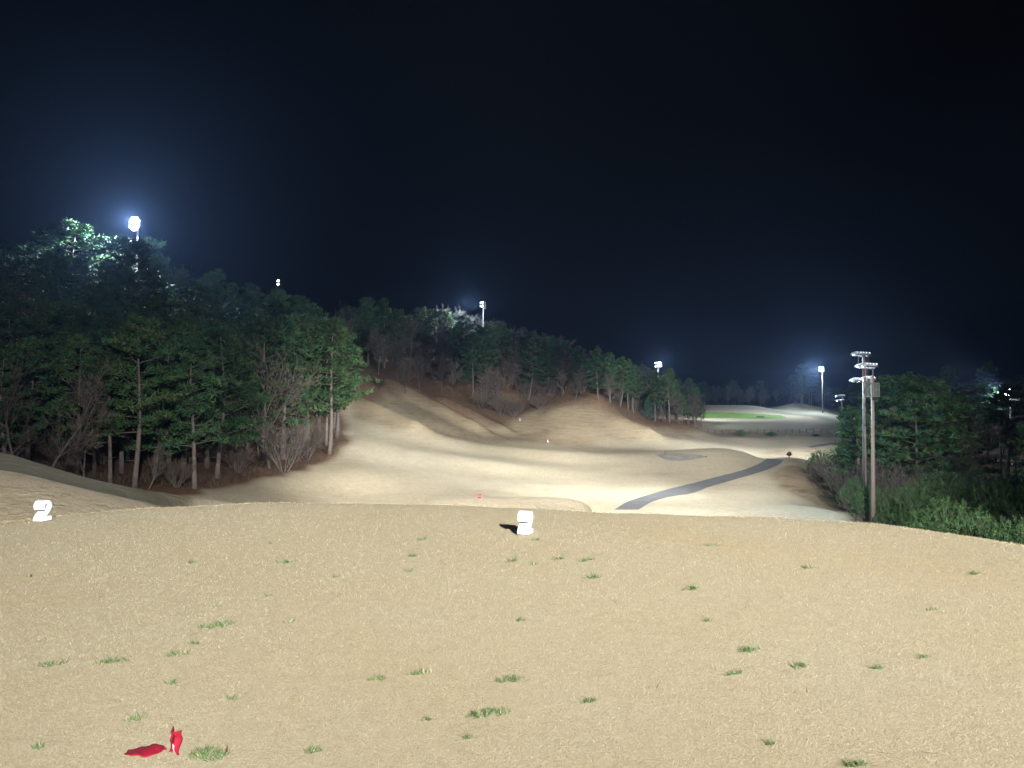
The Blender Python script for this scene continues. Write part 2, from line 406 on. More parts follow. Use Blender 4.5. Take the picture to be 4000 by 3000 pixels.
def mat_ground():
    m, n, l, b = mat_new('dormant_turf', .95, .05)
    geo = n.new('ShaderNodeNewGeometry').outputs['Position']
    at = n.new('ShaderNodeAttribute'); at.attribute_name = 'Col'
    sep = n.new('ShaderNodeSeparateColor'); l.new(at.outputs['Color'], sep.inputs[0])
    f1 = noise_tex(n, l, .12, 5, .6, geo); f2 = noise_tex(n, l, 1.6, 6, .7, geo); f3 = noise_tex(n, l, .035, 3, .5, geo)
    turf = ramp(n, l, f1, [(.25, (.40, .335, .225)), (.5, (.46, .395, .275)), (.75, (.50, .435, .315))])
    turf = mixc(n, l, .42, turf, ramp(n, l, f2, [(.32, (.27, .22, .14)), (.66, (.6, .535, .41))]))
    turf = mixc(n, l, .25, turf, ramp(n, l, f3, [(.3, (.42, .35, .22)), (.7, (.48, .44, .35))]))
    rg = ramp(n, l, noise_tex(n, l, .9, 8, .75, geo), [(.3, (.21, .15, .085)), (.55, (.34, .26, .16)), (.75, (.45, .365, .24))])
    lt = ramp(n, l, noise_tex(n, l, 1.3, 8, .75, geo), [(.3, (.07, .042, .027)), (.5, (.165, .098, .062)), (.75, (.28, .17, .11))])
    mp = n.new('ShaderNodeMapping'); mp.inputs['Scale'].default_value = (.25, .25, 3.2); l.new(geo, mp.inputs[0])
    stk = noise_tex(n, l, 1.0, 7, .7, mp.outputs[0], .4)
    rg = mixc(n, l, .55, rg, ramp(n, l, stk, [(.34, (.13, .095, .055)), (.5, (.36, .285, .185)), (.7, (.46, .385, .26))]))
    turf = mixc(n, l, .22, turf, ramp(n, l, stk, [(.3, (.33, .27, .17)), (.6, (.5, .435, .31))]))
    c = mixc(n, l, sep.outputs[1], turf, rg)
    c = mixc(n, l, sep.outputs[2], c, ramp(n, l, f2, [(.3, (.13, .12, .08)), (.7, (.23, .21, .145))]))  # bank strip darkened in colour to read as shade
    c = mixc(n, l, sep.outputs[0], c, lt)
    l.new(c, b.inputs['Base Color'])
    mx = n.new('ShaderNodeMath'); mx.operation = 'ADD'
    l.new(f2, mx.inputs[0]); l.new(noise_tex(n, l, 5, 6, .7, geo), mx.inputs[1])
    bump(n, l, mx.outputs[0], .8, .2, b)
    return m
M_GROUND = mat_ground()
ground = link('ground', grid_mesh('ground', GX, GY, GZ, [M_GROUND], np.stack([litter, rough, olive_shade], -1)))
tag(ground, kind='structure')

# ------------------------------------------------------------------ tee mound in the foreground
TEE = [(-7.3, 8.6), (-7.0, 9.9), (-6.3, 10.85), (-5.1, 11.75), (-3.6, 12.15), (-1.6, 11.95), (0, 11.6), (1.5, 11.05), (3.55, 10.7), (4.75, 10.2), (5.45, 9.4), (5.85, 8.4), (6.5, 5.5), (7.2, 0), (7.5, -12), (7, -26), (-9.5, -26), (-9.2, -10), (-8.4, 2)]
def tee_sd(x, y):
    d = np.full(x.shape, 1e9); n = len(TEE)
    for k in range(n):
        ax, ay = TEE[k]; bx, by = TEE[(k + 1) % n]
        t = np.clip(((x - ax) * (bx - ax) + (y - ay) * (by - ay)) / ((bx - ax) ** 2 + (by - ay) ** 2), 0, 1)
        d = np.minimum(d, np.hypot(x - ax - t * (bx - ax), y - ay - t * (by - ay)))
    return np.where(in_poly(x, y, TEE), -d, d)
def tee_z(x, y):
    x = np.asarray(x, float); y = np.asarray(y, float)
    s = tee_sd(x, y)
    z = np.where(s < -.9, 0, -.085 * (np.clip(s + .9, 0, 1.9)) ** 2)
    z = np.where(s > 1.0, -.085 * 1.9 ** 2 - .5 * (s - 1.0), z)
    return z + .012 * np.sin(x * .9 + .4) * np.cos(y * .7) + .010 * np.sin(x * 3.1 + y * 1.7) * np.cos(y * 2.3 - x) * np.exp(-(s / 1.2) ** 2)
xs = np.concatenate([np.arange(-60, -12, 2.0), np.arange(-12, 11.01, .2), np.arange(12, 60, 2.0)])
ysn = np.concatenate([np.arange(-70, 2, 1.5), np.arange(2, 16.01, .15), np.arange(16.5, 34, .75)])
TX, TY = np.meshgrid(xs, ysn)
TZ = np.maximum(tee_z(TX, TY), -16)
def mat_tee():
    m, n, l, b = mat_new('tee_turf', .95, .05)
    geo = n.new('ShaderNodeNewGeometry').outputs['Position']
    f1 = noise_tex(n, l, .7, 4, .6, geo); f2 = noise_tex(n, l, 60, 6, .75, geo); f3 = noise_tex(n, l, 9, 6, .7, geo)
    c = ramp(n, l, f2, [(.25, (.26, .215, .135)), (.5, (.42, .36, .24)), (.75, (.54, .48, .345))])
    c = mixc(n, l, .35, c, ramp(n, l, f1, [(.3, (.42, .345, .21)), (.7, (.45, .41, .31))]))
    c = mixc(n, l, .25, c, ramp(n, l, f3, [(.3, (.3, .24, .14)), (.7, (.52, .45, .31))]))
    l.new(c, b.inputs['Base Color'])
    bump(n, l, f2, .6, .02, b)
    return m
M_TEE = mat_tee()
tee = link('tee_ground', grid_mesh('tee_ground', TX, TY, TZ, [M_TEE])); tag(tee, kind='structure')

# grass blades
def grass_col(x, y, rng, n):
    g = np.array([mnoise.noise(Vector((a * .55, b * .75, 2.2))) + .5 * mnoise.noise(Vector((a * 2.3, b * 2.6, 5.2))) for a, b in zip(x, y)])
    straw = np.array([.49, .445, .30]); gold = np.array([.50, .365, .175]); grey = np.array([.44, .405, .325])
    band = np.exp(-((y - (8.9 - .92 * (x - 1.8))) / .75) ** 2) * np.clip((x - .6) / 1.3, 0, 1)
    k = np.clip(.12 + .5 * g + 1.15 * band, 0, 1)[:, None]
    c = straw * (1 - k) + gold * k
    q = rng.random(n)[:, None]
    c = np.where(q < .18, c * .6 + grey * .4, c)
    c = c * (0.64 + .46 * rng.random(n)[:, None])
    c = np.where(rng.random(n)[:, None] < .13, np.array([.19, .14, .075]), c)
    return c

def blades(name, x, y, z, L, Wd, lean, col, mat, rng):
    n = len(x)
    th = rng.random(n) * 2 * np.pi
    el = np.clip(rng.normal(lean, .3, n), .08, 1.5)
    d = np.stack([np.cos(th) * np.cos(el), np.sin(th) * np.cos(el), np.sin(el)], -1)
    ph = rng.random(n) * np.pi
    sd = np.stack([np.cos(ph), np.sin(ph), 0 * ph], -1)
    p = np.stack([x, y, z], -1)
    V = np.empty((n, 3, 3), np.float32)
    V[:, 0] = p - sd * Wd[:, None] / 2; V[:, 1] = p + sd * Wd[:, None] / 2; V[:, 2] = p + d * L[:, None]
    me = bpy.data.meshes.new(name)
    me.vertices.add(n * 3); me.vertices.foreach_set('co', V.ravel())
    me.loops.add(n * 3); me.loops.foreach_set('vertex_index', np.arange(n * 3, dtype=np.int32))
    me.polygons.add(n); me.polygons.foreach_set('loop_start', np.arange(0, n * 3, 3, dtype=np.int32))
    me.update(calc_edges=True)
    at = me.color_attributes.new('Col', 'FLOAT_COLOR', 'POINT')
    c4 = np.ones((n, 3, 4), np.float32); c4[:, :, :3] = col[:, None, :]
    at.data.foreach_set('color', c4.ravel())
    me.materials.append(mat)
    return link(name, me)
M_BLADE, _n, _l, _b = mat_new('dry_grass_blade', .85, .15)
_g = _n.new('ShaderNodeNewGeometry')
_m1 = _n.new('ShaderNodeVectorMath'); _m1.operation = 'MULTIPLY_ADD'
_m1.inputs[1].default_value = (.6, .6, .6); _m1.inputs[2].default_value = (0, 0, .5)
_l.new(_g.outputs['Normal'], _m1.inputs[0])
_m2 = _n.new('ShaderNodeVectorMath'); _m2.operation = 'NORMALIZE'; _l.new(_m1.outputs[0], _m2.inputs[0])
_l.new(_m2.outputs[0], _b.inputs['Normal'])
_a = _n.new('ShaderNodeAttribute'); _a.attribute_name = 'Col'; _l.new(_a.outputs['Color'], _b.inputs['Base Color'])
rng = np.random.default_rng(5)
NB = 760000
yy = 1 / (1 / 2.9 - rng.random(NB) * (1 / 2.9 - 1 / 13.2))
xx = (rng.random(NB) * 2 - 1) * (.72 * yy + .3)
sdv = tee_sd(xx, yy); keep = sdv < .95
xx, yy = xx[keep], yy[keep]
n = len(xx)
sc_ = np.clip(yy / 4.5, .8, 2.0)
o = blades('dry_grass', xx, yy, tee_z(xx, yy) - .003, (.010 + .013 * rng.random(n)) * sc_ ** .4, (.0018 + .0013 * rng.random(n)) * sc_, .45,
           grass_col(xx, yy, rng, n), M_BLADE, rng)
tag(o, 'short straw coloured winter grass covering the tee', 'grass', kind='stuff')

ne = 60000
xx = rng.uniform(-8.5, 7.5, ne); yy = rng.uniform(6.5, 13.2, ne)
sdv = tee_sd(xx, yy); cl_ = np.array([bumpn(a, b, 1.6, 8.8) + .6 * bumpn(a, b, 5.0, 1.8) for a, b in zip(xx, yy)])
keep = (np.abs(sdv - .1) < .55) & (cl_ > .28); xx, yy, cl_ = xx[keep], yy[keep], cl_[keep]; n = len(xx)
o = blades('edge_grass', xx, yy, tee_z(xx, yy) - .003, (.016 + .026 * rng.random(n)) * (.6 + cl_), .006 + .005 * rng.random(n), .9, grass_col(xx, yy, rng, n) * .9, M_BLADE, rng)
tag(o, 'longer dry grass along the rim of the tee', 'grass', kind='stuff')
# green tufts: photo places and half sizes
TUFTS = [(855, 2448, 75, 20), (450, 2588, 70, 16), (210, 2598, 55, 12), (700, 2560, 55, 12), (538, 2808, 45, 16), (820, 2945, 80, 40), (165, 2918, 25, 10),
         (685, 2670, 28, 10), (765, 2517, 22, 6), (1225, 2930, 40, 12), (915, 2732, 20, 6), (1480, 2650, 40, 12), (1990, 2648, 60, 18), (1910, 2780, 85, 26),
         (1830, 2872, 24, 9), (2300, 2728, 40, 12), (2040, 2418, 30, 5), (2315, 2255, 35, 9), (2700, 2298, 38, 9), (2920, 2530, 45, 14), (3120, 2590, 40, 12),
         (3330, 2970, 60, 14), (3420, 2600, 30, 9), (3150, 2217, 20, 5), (2780, 2132, 25, 6), (1600, 2228, 18, 6), (1615, 2170, 22, 5), (1125, 2192, 40, 6),
         (755, 2195, 16, 4), (1315, 2250, 18, 4), (850, 2372, 25, 5), (1130, 2432, 18, 6), (1640, 2625, 60, 8), (2000, 2192, 25, 5), (2090, 2205, 20, 4),
         (2180, 2185, 25, 5), (2290, 2190, 40, 6), (2760, 2418, 20, 6), (2860, 2620, 40, 8), (3600, 2560, 30, 8), (3800, 2240, 30, 7), (120, 2252, 14, 4),
         (1050, 2328, 20, 4), (1060, 2120, 18, 3), (3630, 2380, 20, 6), (1650, 2105, 20, 4), (2100, 2110, 18, 4), (3000, 2890, 25, 7), (1680, 2805, 30, 6)]
gx, gy, gl, gw = [], [], [], []
for (u, v, a, b) in TUFTS:
    b = b * .5; a = a * .8; k = int(16 + a * b * .6); mo = (u * .37) % 7
    r = np.sqrt(rng.random(k)) * np.clip(rng.normal(1, .25, k), .4, 1.5); t = rng.random(k) * 2 * np.pi
    uu = u + a * r * np.cos(t); vv_ = v + b * r * np.sin(t) - .12 * (uu - u)
    for p, q in zip(uu, vv_):
        if bumpn((p - u) / max(a, 1) * 2.2, (q - v) / max(b, 1) * 2.2, 1, mo) < -.12: continue
        y = CAMZ * F / max(q - 1550, 60); gx.append((p - 2000) / F * y); gy.append(y)
gx, gy = np.array(gx), np.array(gy); n = len(gx)
gc = np.array([.06, .135, .055]) * (.6 + .9 * rng.random(n))[:, None] + np.array([.05, .03, .0]) * rng.random(n)[:, None]
sw = rng.random(n)[:, None] < .28; gc = np.where(sw, np.array([.30, .28, .16]) * (.7 + .5 * rng.random(n))[:, None], gc)
o = blades('green_grass', gx, gy, tee_z(gx, gy), (.022 + .03 * rng.random(n)) * np.clip(gy / 5, .8, 1.6), (.005 + .004 * rng.random(n)) * np.clip(gy / 5, .8, 2), .55, gc, M_BLADE, rng)
tag(o, 'green grass tufts coming through the dry tee turf', 'grass', kind='stuff')

# ------------------------------------------------------------------ cart path, bunker, putting green (sheets laid on the ground)
def refine(pts, k):
    t = np.arange(len(pts)); tt = np.linspace(0, len(pts) - 1, k)
    return [(float(pchip(t, [p[0] for p in pts], a)), float(pchip(t, [p[1] for p in pts], a))) for a in tt]

def strip(name, left, right, mat, lift, k=60, across=6, y0=20, yr=None):
    L = [hit(u, v, y0) for u, v in refine(left, k)]; R = [hit(u, v, y0) for u, v in refine(right, k)]
    X = np.zeros((k, across + 1)); Y = X.copy(); Z = X.copy()
    for i in range(k):
        for j in range(across + 1):
            p = L[i].lerp(R[i], j / across)
            X[i, j], Y[i, j] = p.x, p.y; Z[i, j] = hgt(p.x, p.y) + lift
    return link(name, grid_mesh(name, X, Y, Z, [mat]))

def mat_asphalt():
    m, n, l, b = mat_new('worn_asphalt', .85, .2)
    geo = n.new('ShaderNodeNewGeometry').outputs['Position']
    f1 = noise_tex(n, l, .6, 6, .7, geo); f2 = noise_tex(n, l, 6, 4, .7, geo)
    c = ramp(n, l, f1, [(.3, (.1, .1, .095)), (.7, (.168, .167, .16))])
    c = mixc(n, l, .3, c, ramp(n, l, f2, [(.3, (.07, .07, .07)), (.7, (.21, .212, .212))]))
    l.new(c, b.inputs['Base Color']); bump(n, l, f2, .3, .02, b)
    return m
M_ASPH = mat_asphalt()
pl = [(2400, 1992), (2450, 1962), (2520, 1938), (2600, 1915), (2700, 1890), (2800, 1864), (2900, 1838), (2960, 1815), (2985, 1800), (2998, 1791)]
pr = [(2495, 1992), (2540, 1965), (2610, 1943), (2715, 1925), (2765, 1905), (2850, 1880), (2950, 1851), (3020, 1826), (3048, 1812), (3062, 1798)]
tag(strip('cart_path', pl, pr, M_ASPH, .05), kind='structure')
pl2 = [(3150, 1745), (3190, 1738), (3250, 1729), (3330, 1722)]
pr2 = [(3170, 1750), (3215, 1743), (3270, 1735), (3340, 1730)]
tag(strip('cart_path', pl2, pr2, M_ASPH, .05, 24, 4, 150), kind='structure')
m, n_, l_, b_ = mat_new('putting_turf', .9, .1)
g_ = n_.new('ShaderNodeNewGeometry').outputs['Position']
l_.new(ramp(n_, l_, noise_tex(n_, l_, .3, 4, .6, g_), [(.3, (.13, .25, .05)), (.7, (.18, .32, .07))]), b_.inputs['Base Color'])
gl_ = [(2690, 1609), (2800, 1611), (2900, 1614), (2960, 1618), (3020, 1621), (3050, 1623), (3070, 1629)]
gr_ = [(2690, 1630), (2800, 1632), (2900, 1634), (2960, 1636), (3020, 1635), (3050, 1633), (3071, 1631)]
tag(strip('putting_green', gl_, gr_, m, .05, 40, 8, 240), kind='structure')
M_DIRT = simple('bare_bunker_sand', (.27, .25, .23), .95, .35, .5)
bl_ = [(2556, 1776), (2600, 1772), (2660, 1774), (2720, 1776), (2758, 1784)]
br_ = [(2562, 1778), (2612, 1800), (2660, 1801), (2720, 1793), (2760, 1786)]
bk = strip('sand_bunker', bl_, br_, M_DIRT, .04, 30, 8, 120); tag(bk, kind='structure')
# ------------------------------------------------------------------ trees
def vrand(r): 
    v = Vector((r.gauss(0, 1), r.gauss(0, 1), r.gauss(0, 1)))
    return v.normalized()

def clump(mb, c, r, n, rnd, base, up=.7, wfac=.11, flat=.7):
    k = rnd.uniform(.55, 1.35); hue = rnd.uniform(-.012, .02)
    mb.col = (max(.005, (base[0] + hue) * k), base[1] * k, base[2] * k)
    for _ in range(n):
        d = vrand(rnd) + Vector((0, 0, up)); d.z *= flat
        d.normalize()
        p0 = c + vrand(rnd) * r * .3
        tip = p0 + d * r * rnd.uniform(.55, 1.15)
        s = d.cross(vrand(rnd)).normalized() * r * wfac * rnd.uniform(.7, 1.4)
        mb.tri(p0 - s, p0 + s, tip)

def make_pine(seed, h=15.0, start=.35, spread=3.0, nbr=30, lean=.4, cl=.55, ntri=13, per=8, green=(.038, .085, .03), top='round', w=.11):
    rnd = random.Random(seed)
    tr, cr = MB(), MB()
    ax = rnd.uniform(0, 6.28); pts = []
    for i in range(9):
        t = i / 8
        o = lean * (math.sin(t * 2.6) * .8 + .25 * math.sin(t * 7 + seed))
        pts.append(Vector((math.cos(ax) * o, math.sin(ax) * o, t * h * .97)))
    r0 = .016 * h
    tr.col = (1, 1, 1)
    tr.tube(pts, [r0 * (1 - .86 * (i / 8)) * (1.25 if i == 0 else 1) for i in range(9)], 8)
    def at(t):
        f = t * 8; i = min(7, int(f)); return pts[i].lerp(pts[i + 1], f - i)
    for b in range(nbr):
        t = start + (1 - start) * (b + rnd.uniform(-.3, .3)) / nbr
        t = min(max(t, start * .85), .985)
        q = (t - start) / (1 - start)
        if top == 'round': L = spread * (.55 + .45 * math.sin(min(1, q + .22) * math.pi * .85)) * (1 - q ** 3 * .75)
        else: L = spread * (1.05 - .9 * q)
        L *= rnd.uniform(.55, 1.2)
        an = b * 2.4 + rnd.uniform(-.5, .5)
        p0 = at(t); d = Vector((math.cos(an), math.sin(an), rnd.uniform(-.12, .38) + .3 * q))
        p1 = p0 + d * L * .5; p2 = p0 + d * L + Vector((0, 0, rnd.uniform(-.05, .12) * L))
        tr.tube([p0, p1, p2], [r0 * .3 * (1 - .6 * q), r0 * .18 * (1 - .5 * q), .012], 4, False)
        for k in range(per):
            s = rnd.uniform(.35, 1.05) ** .8
            c = p0.lerp(p2, s) + Vector((rnd.gauss(0, .17) * L * s, rnd.gauss(0, .17) * L * s, rnd.gauss(.02, .05) * L))
            clump(cr, c, cl * rnd.uniform(.7, 1.25), ntri, rnd, green, wfac=w)
    for k in range(5):
        clump(cr, at(.97) + Vector((rnd.gauss(0, .25), rnd.gauss(0, .25), rnd.uniform(-.4, .4))), cl, ntri, rnd, green, wfac=w)
    # a few dead lower stubs
    for k in range(5):
        t = rnd.uniform(.12, start); an = rnd.uniform(0, 6.28); p0 = at(t)
        tr.tube([p0, p0 + Vector((math.cos(an), math.sin(an), rnd.uniform(-.2, .3))) * rnd.uniform(.5, 1.6)], [r0 * .14, .008], 3, False)
    return tr.mesh('trunk', M_BARK_PINE, True), cr.mesh('crown', M_NEEDLE)

def make_bare(seed, h=11.0, spread=.62, levels=4, first=.25, twig=(.088, .075, .063), lean=(0, 0), nb=6, multi=1, tw=.018):
    rnd = random.Random(seed)
    tr, cr = MB(), MB()
    def grow(p, d, L, r, lev):
        mb = tr if lev <= 1 else cr
        cr.col = tuple(c * rnd.uniform(.7, 1.35) for c in twig)
        n = 3; pts = [p]; dd = d.copy()
        for i in range(n):
            dd = (dd + vrand(rnd) * .16 + Vector((0, 0, .05))).normalized()
            pts.append(pts[-1] + dd * L / n)
        if lev >= levels:
            s = dd.cross(vrand(rnd)).normalized() * max(r, tw)
            mb.tri(pts[0] - s, pts[0] + s, pts[2]); return
        mb.tube(pts, [r * (1 - .5 * i / n) for i in range(n + 1)], 6 if lev == 0 else (4 if lev == 1 else 3), False)
        k = nb + (2 if lev >= 2 else 0)
        for b in range(k):
            t = rnd.uniform(first if lev == 0 else .2, 1.0); f = t * n; i = min(n - 1, int(f))
            q = pts[i].lerp(pts[i + 1], f - i)
            nd = (dd + vrand(rnd) * spread * 1.25 + Vector((0, 0, .12))).normalized()
            grow(q, nd, L * rnd.uniform(.42, .72), r * (1 - .55 * t) * .55, lev + 1)
        grow(pts[-1], (dd + vrand(rnd) * .2).normalized(), L * .6, r * .45, lev + 1)
    for m_ in range(multi):
        if multi == 1: d = Vector((lean[0], lean[1], 1)).normalized(); p = Vector((0, 0, -.15)); L = h * .5; r = .014 * h
        else:
            an = m_ * 6.283 / multi + rnd.uniform(-.3, .3); rr = rnd.uniform(.25, .75)
            d = Vector((math.cos(an) * rr, math.sin(an) * rr, 1)).normalized(); p = Vector((math.cos(an) * .15, math.sin(an) * .15, -.15)); L = h * rnd.uniform(.4, .55); r = .011 * h
        grow(p, d, L, r, 0)
    return tr.mesh('trunk', M_BARK_GREY, True), cr.mesh('crown', M_TWIG)

def make_spruce(seed, h=6.0, rad=1.9, green=(.05, .10, .075)):
    rnd = random.Random(seed); tr, cr = MB(), MB()
    tr.tube([(0, 0, -.1), (0, 0, h * .5), (0, 0, h * .97)], [.11, .07, .015], 7)
    for b in range(110):
        t = (b + rnd.random()) / 110; z = h * (.1 + .88 * t); L = rad * (1 - t) ** .85 * rnd.uniform(.75, 1.12) + .1
        an = b * 2.4; d = Vector((math.cos(an), math.sin(an), -.12 + .5 * t))
        for k in range(5):
            s = .3 + .7 * (k + .5) / 5
            clump(cr, Vector((0, 0, z)) + d * L * s, .3, 9, rnd, green, up=.25, wfac=.13)
    return tr.mesh('trunk', M_BARK_PINE, True), cr.mesh('crown', M_NEEDLE)

def make_bush(seed, h=4.0, rad=2.6, n=640, green=(.045, .105, .045), needles=20, cl=.3):
    """young pine, branched to the ground, with upright shoot tips"""
    rnd = random.Random(seed); tr, cr = MB(), MB()
    tr.tube([(0, 0, -.2), (.05, 0, h * .4), (0, .05, h * .85)], [.1, .07, .02], 6)
    lobes = [(Vector((math.cos(a) * rad * .55 * r_, math.sin(a) * rad * .55 * r_, h * (.30 + .5 * (1 - r_) + .12 * rnd.random()))), rad * rnd.uniform(.34, .52))
             for a, r_ in ((k * 2.4 + rnd.uniform(-.3, .3), math.sqrt((k + .5) / 13)) for k in range(13))]
    for b in range(n):
        lc, lr = lobes[b % 13]
        dv = vrand(rnd); dv.z = abs(dv.z) * .9 - .25
        c = lc + dv * lr * rnd.uniform(.55, 1.05)
        if b % 7 == 0:
            tr.tube([(0, 0, lc.z * .5), tuple(Vector((0, 0, lc.z * .5)).lerp(c, .6) + Vector((0, 0, -.05))), tuple(c)], [.045, .03, .01], 4, False)
        k = rnd.uniform(.55, 1.4); cr.col = (green[0] * k + rnd.uniform(0, .012), green[1] * k, green[2] * k)
        ax = (dv * .7 + Vector((0, 0, .75)) + vrand(rnd) * .35).normalized()
        Ls = cl * rnd.uniform(.5, 1.0)
        for i in range(needles):
            p0 = c + ax * Ls * (i / needles)
            d = (ax * .55 + vrand(rnd)).normalized(); L = cl * rnd.uniform(.5, .9)
            s = d.cross(vrand(rnd)).normalized() * .014
            cr.tri(p0 - s, p0 + s, p0 + d * L)
    return tr.mesh('trunk', M_BARK_PINE, True), cr.mesh('crown', M_NEEDLE2)

TREES = []
def tree(kind, meshes, x, y, label, group, h_scale=1.0, rz=None, cat='tree', z=None, sxy=None, lean=None):
    o = empty(kind, (x, y, (float(hgt(x, y)) if z is None else z) - .12), random.uniform(0, 6.283) if rz is None else rz)
    s = sxy if sxy else h_scale
    o.scale = (s, s, h_scale)
    if lean: o.rotation_euler = (lean[0], lean[1], o.rotation_euler.z)
    for nm, me in zip(('trunk', 'crown'), meshes): link(nm, me, o)
    tag(o, label, cat, group)
    TREES.append(o)
    return o
random.seed(11)
PINES = [make_pine(20 + i, 15, [.34, .28, .42, .22, .33][i], [3.3, 3.8, 2.9, 3.4, 4.1][i], [42, 48, 36, 52, 42][i], lean=[.4, .6, .3, .5, .8][i], per=12, ntri=14, cl=.6, green=[(.037, .084, .031), (.034, .079, .033), (.042, .086, .028), (.031, .075, .032), (.037, .081, .030)][i]) for i in range(5)]
BARES = [make_bare(40 + i, 11, [.62, .5, .75, .55][i], 4, nb=5) for i in range(4)]
BROOMS = [make_bare(60 + i, 6.0, .45, 3, multi=9, nb=6, twig=[(.078, .067, .057), (.088, .07, .056)][i]) for i in range(2)]
FARBARES = [make_bare(140 + i, 11, [.62, .52, .75, .58][i], 4, nb=6, tw=.045, first=.22) for i in range(4)]
SPRUCE = make_spruce(70)
BUSHES = [make_bush(80 + i, [4.2, 3.6, 4.8][i], [2.6, 3.0, 2.7][i]) for i in range(3)]

# front row of the left wood, each placed by its foot in the photograph
G_EDGE = 'trees along the edge of the left wood'
def mesh_top(meshes): return max(max(v.co.z for v in me.vertices) for me in meshes)
def px_scale(base, top_v, h0):
    z_top = v_to_z(top_v, base.y); return (z_top - base.z) / h0
def front(kind, meshes, u, v, top_v, h0, label, rz=None, group=G_EDGE, fat=1.0, y=None, lean=None, cat='tree'):
    if y is None: b = hit(u, v, 46)
    else:
        x = (u - 2000) / F * y; b = Vector((x, y, float(hgt(x, y))))
    s = px_scale(b, top_v, mesh_top(meshes))
    return tree(kind, meshes, b.x, b.y, label, group, s, rz, sxy=s * fat, lean=lean, cat=cat)
lean_tree = make_bare(91, 12, .7, 4, nb=5, lean=(.75, .1))
front('bare_tree', lean_tree, 150, 1815, 1380, 12, 'big leafless tree leaning right above the left grass bank', 0.0, y=57)
front('pine_tree', PINES[2], 430, 1890, 1330, 15, 'slim pine with a straight pale trunk rising just behind the left bank')
front('pine_tree', PINES[4], 528, 1905, 1210, 15, 'thick trunked pine with green boughs hanging at its right', 1.1)
front('bare_tree', BARES[1], 578, 1912, 1690, 11, 'thin pale leafless sapling leaning right beside the thick trunked pine', .4, lean=(0, .3))
front('pine_tree', PINES[1], 765, 1910, 1300, 15, 'pine at the lower corner of the left wood beside the turf', 2.2)
front('pine_tree', PINES[3], 852, 1870, 1235, 15, 'tall pine with a pale trunk and long bare side branches at the wood edge', .6)
front('bare_tree', BARES[0], 1055, 1830, 1290, 11, 'tall leafless tree with a straight pale trunk left of the many stemmed shrub', 1.9)
front('bare_shrub', BROOMS[0], 1110, 1846, 1590, 5.2, 'many stemmed leafless shrub fanning out on the leaf litter at the wood edge', .3, cat='shrub')
front('pine_tree', PINES[0], 1250, 1752, 1225, 15, 'slender pine just left of the last tree on the right end of the wood', 2.9)
end_pine = make_pine(95, 15, .30, 2.6, 40, lean=.5, per=9, green=(.048, .094, .034))
front('pine_tree', end_pine, 1284, 1776, 1225, 15, 'light green pine at the right end of the left wood, bough over the turf', 1.2)
front('pine_tree', PINES[2], 965, 1795, 1260, 15, 'pine behind the tall leafless tree in the left wood', 4.0)
front('pine_tree', PINES[4], 1160, 1775, 1215, 15, 'broad pine standing behind the many stemmed shrub', 5.0)
front('pine_tree', PINES[3], 660, 1885, 1300, 15, 'pine between the leaning sapling and the corner of the wood', 3.3)
front('pine_tree', PINES[0], 300, 1850, 1290, 15, 'dark pine right behind the big leaning leafless tree', 1.0, y=68)
front('bare_tree', BARES[2], 60, 1800, 1350, 11, 'dark leafless tree at the left edge of the frame behind the bank', 1.3, y=60)
front('bare_tree', BARES[3], 330, 1860, 1500, 11, 'low spreading leafless tree between the leaning tree and the slim pine', 2.3, y=62)
front('bare_shrub', BROOMS[1], 930, 1845, 1690, 5.2, 'low twiggy shrub on leaf litter right of the tall pale trunked pine', 1.0, cat='shrub')
front('bare_shrub', BROOMS[0], 1200, 1800, 1620, 5.2, 'twiggy shrub right of the many stemmed one below the broad pine', 2.0, cat='shrub')
front('bare_shrub', BROOMS[1], 690, 1905, 1750, 5.2, 'low twiggy shrub at the left corner of the leaf litter', .1, cat='shrub')
front('bare_tree', BARES[1], 1010, 1790, 1420, 11, 'slim leafless tree deep in shade behind the tall leafless one', 3.0)

# the wood on the left hillside
for k_, (u, y, tv, k, lb) in enumerate([(20, 63, 1330, 3, 'dark pine behind the left edge leafless tree'), (105, 70, 1300, 1, 'dark pine left of the big leaning leafless tree'), (225, 74, 1290, 4, 'dark pine standing right behind the big leaning tree'),
        (370, 72, 1350, 3, 'dark pine left of the slim straight pine'), (480, 76, 1270, 1, 'dark pine between the slim pine and the thick trunked pine'), (610, 76, 1300, 3, 'dark pine behind the thin pale leaning sapling'),
        (720, 82, 1250, 4, 'dark pine behind the corner pine'), (810, 86, 1240, 1, 'dark pine left behind the tall pale trunked pine'), (905, 90, 1250, 3, 'dark pine right behind the tall pale trunked pine'),
        (1030, 100, 1230, 4, 'dark pine right behind the tall leafless tree'), (1105, 104, 1220, 3, 'dark pine behind the many stemmed shrub'), (1200, 112, 1215, 1, 'dark pine behind the slender pine at the right end')]):
    front('pine_tree', PINES[k], u, 0, tv, 15, lb, group='second row of the left wood', y=y, fat=1.1)
SKY_L = [(-600, 985), (0, 965), (150, 950), (330, 950), (560, 960), (700, 995), (900, 1040), (1000, 1070), (1150, 1115), (1300, 1170), (1350, 1215)]
SKY_H = [(1340, 1205), (1500, 1190), (1700, 1178), (1850, 1228), (2000, 1252), (2100, 1268), (2200, 1312), (2400, 1390), (2500, 1418), (2600, 1445), (2740, 1492)]
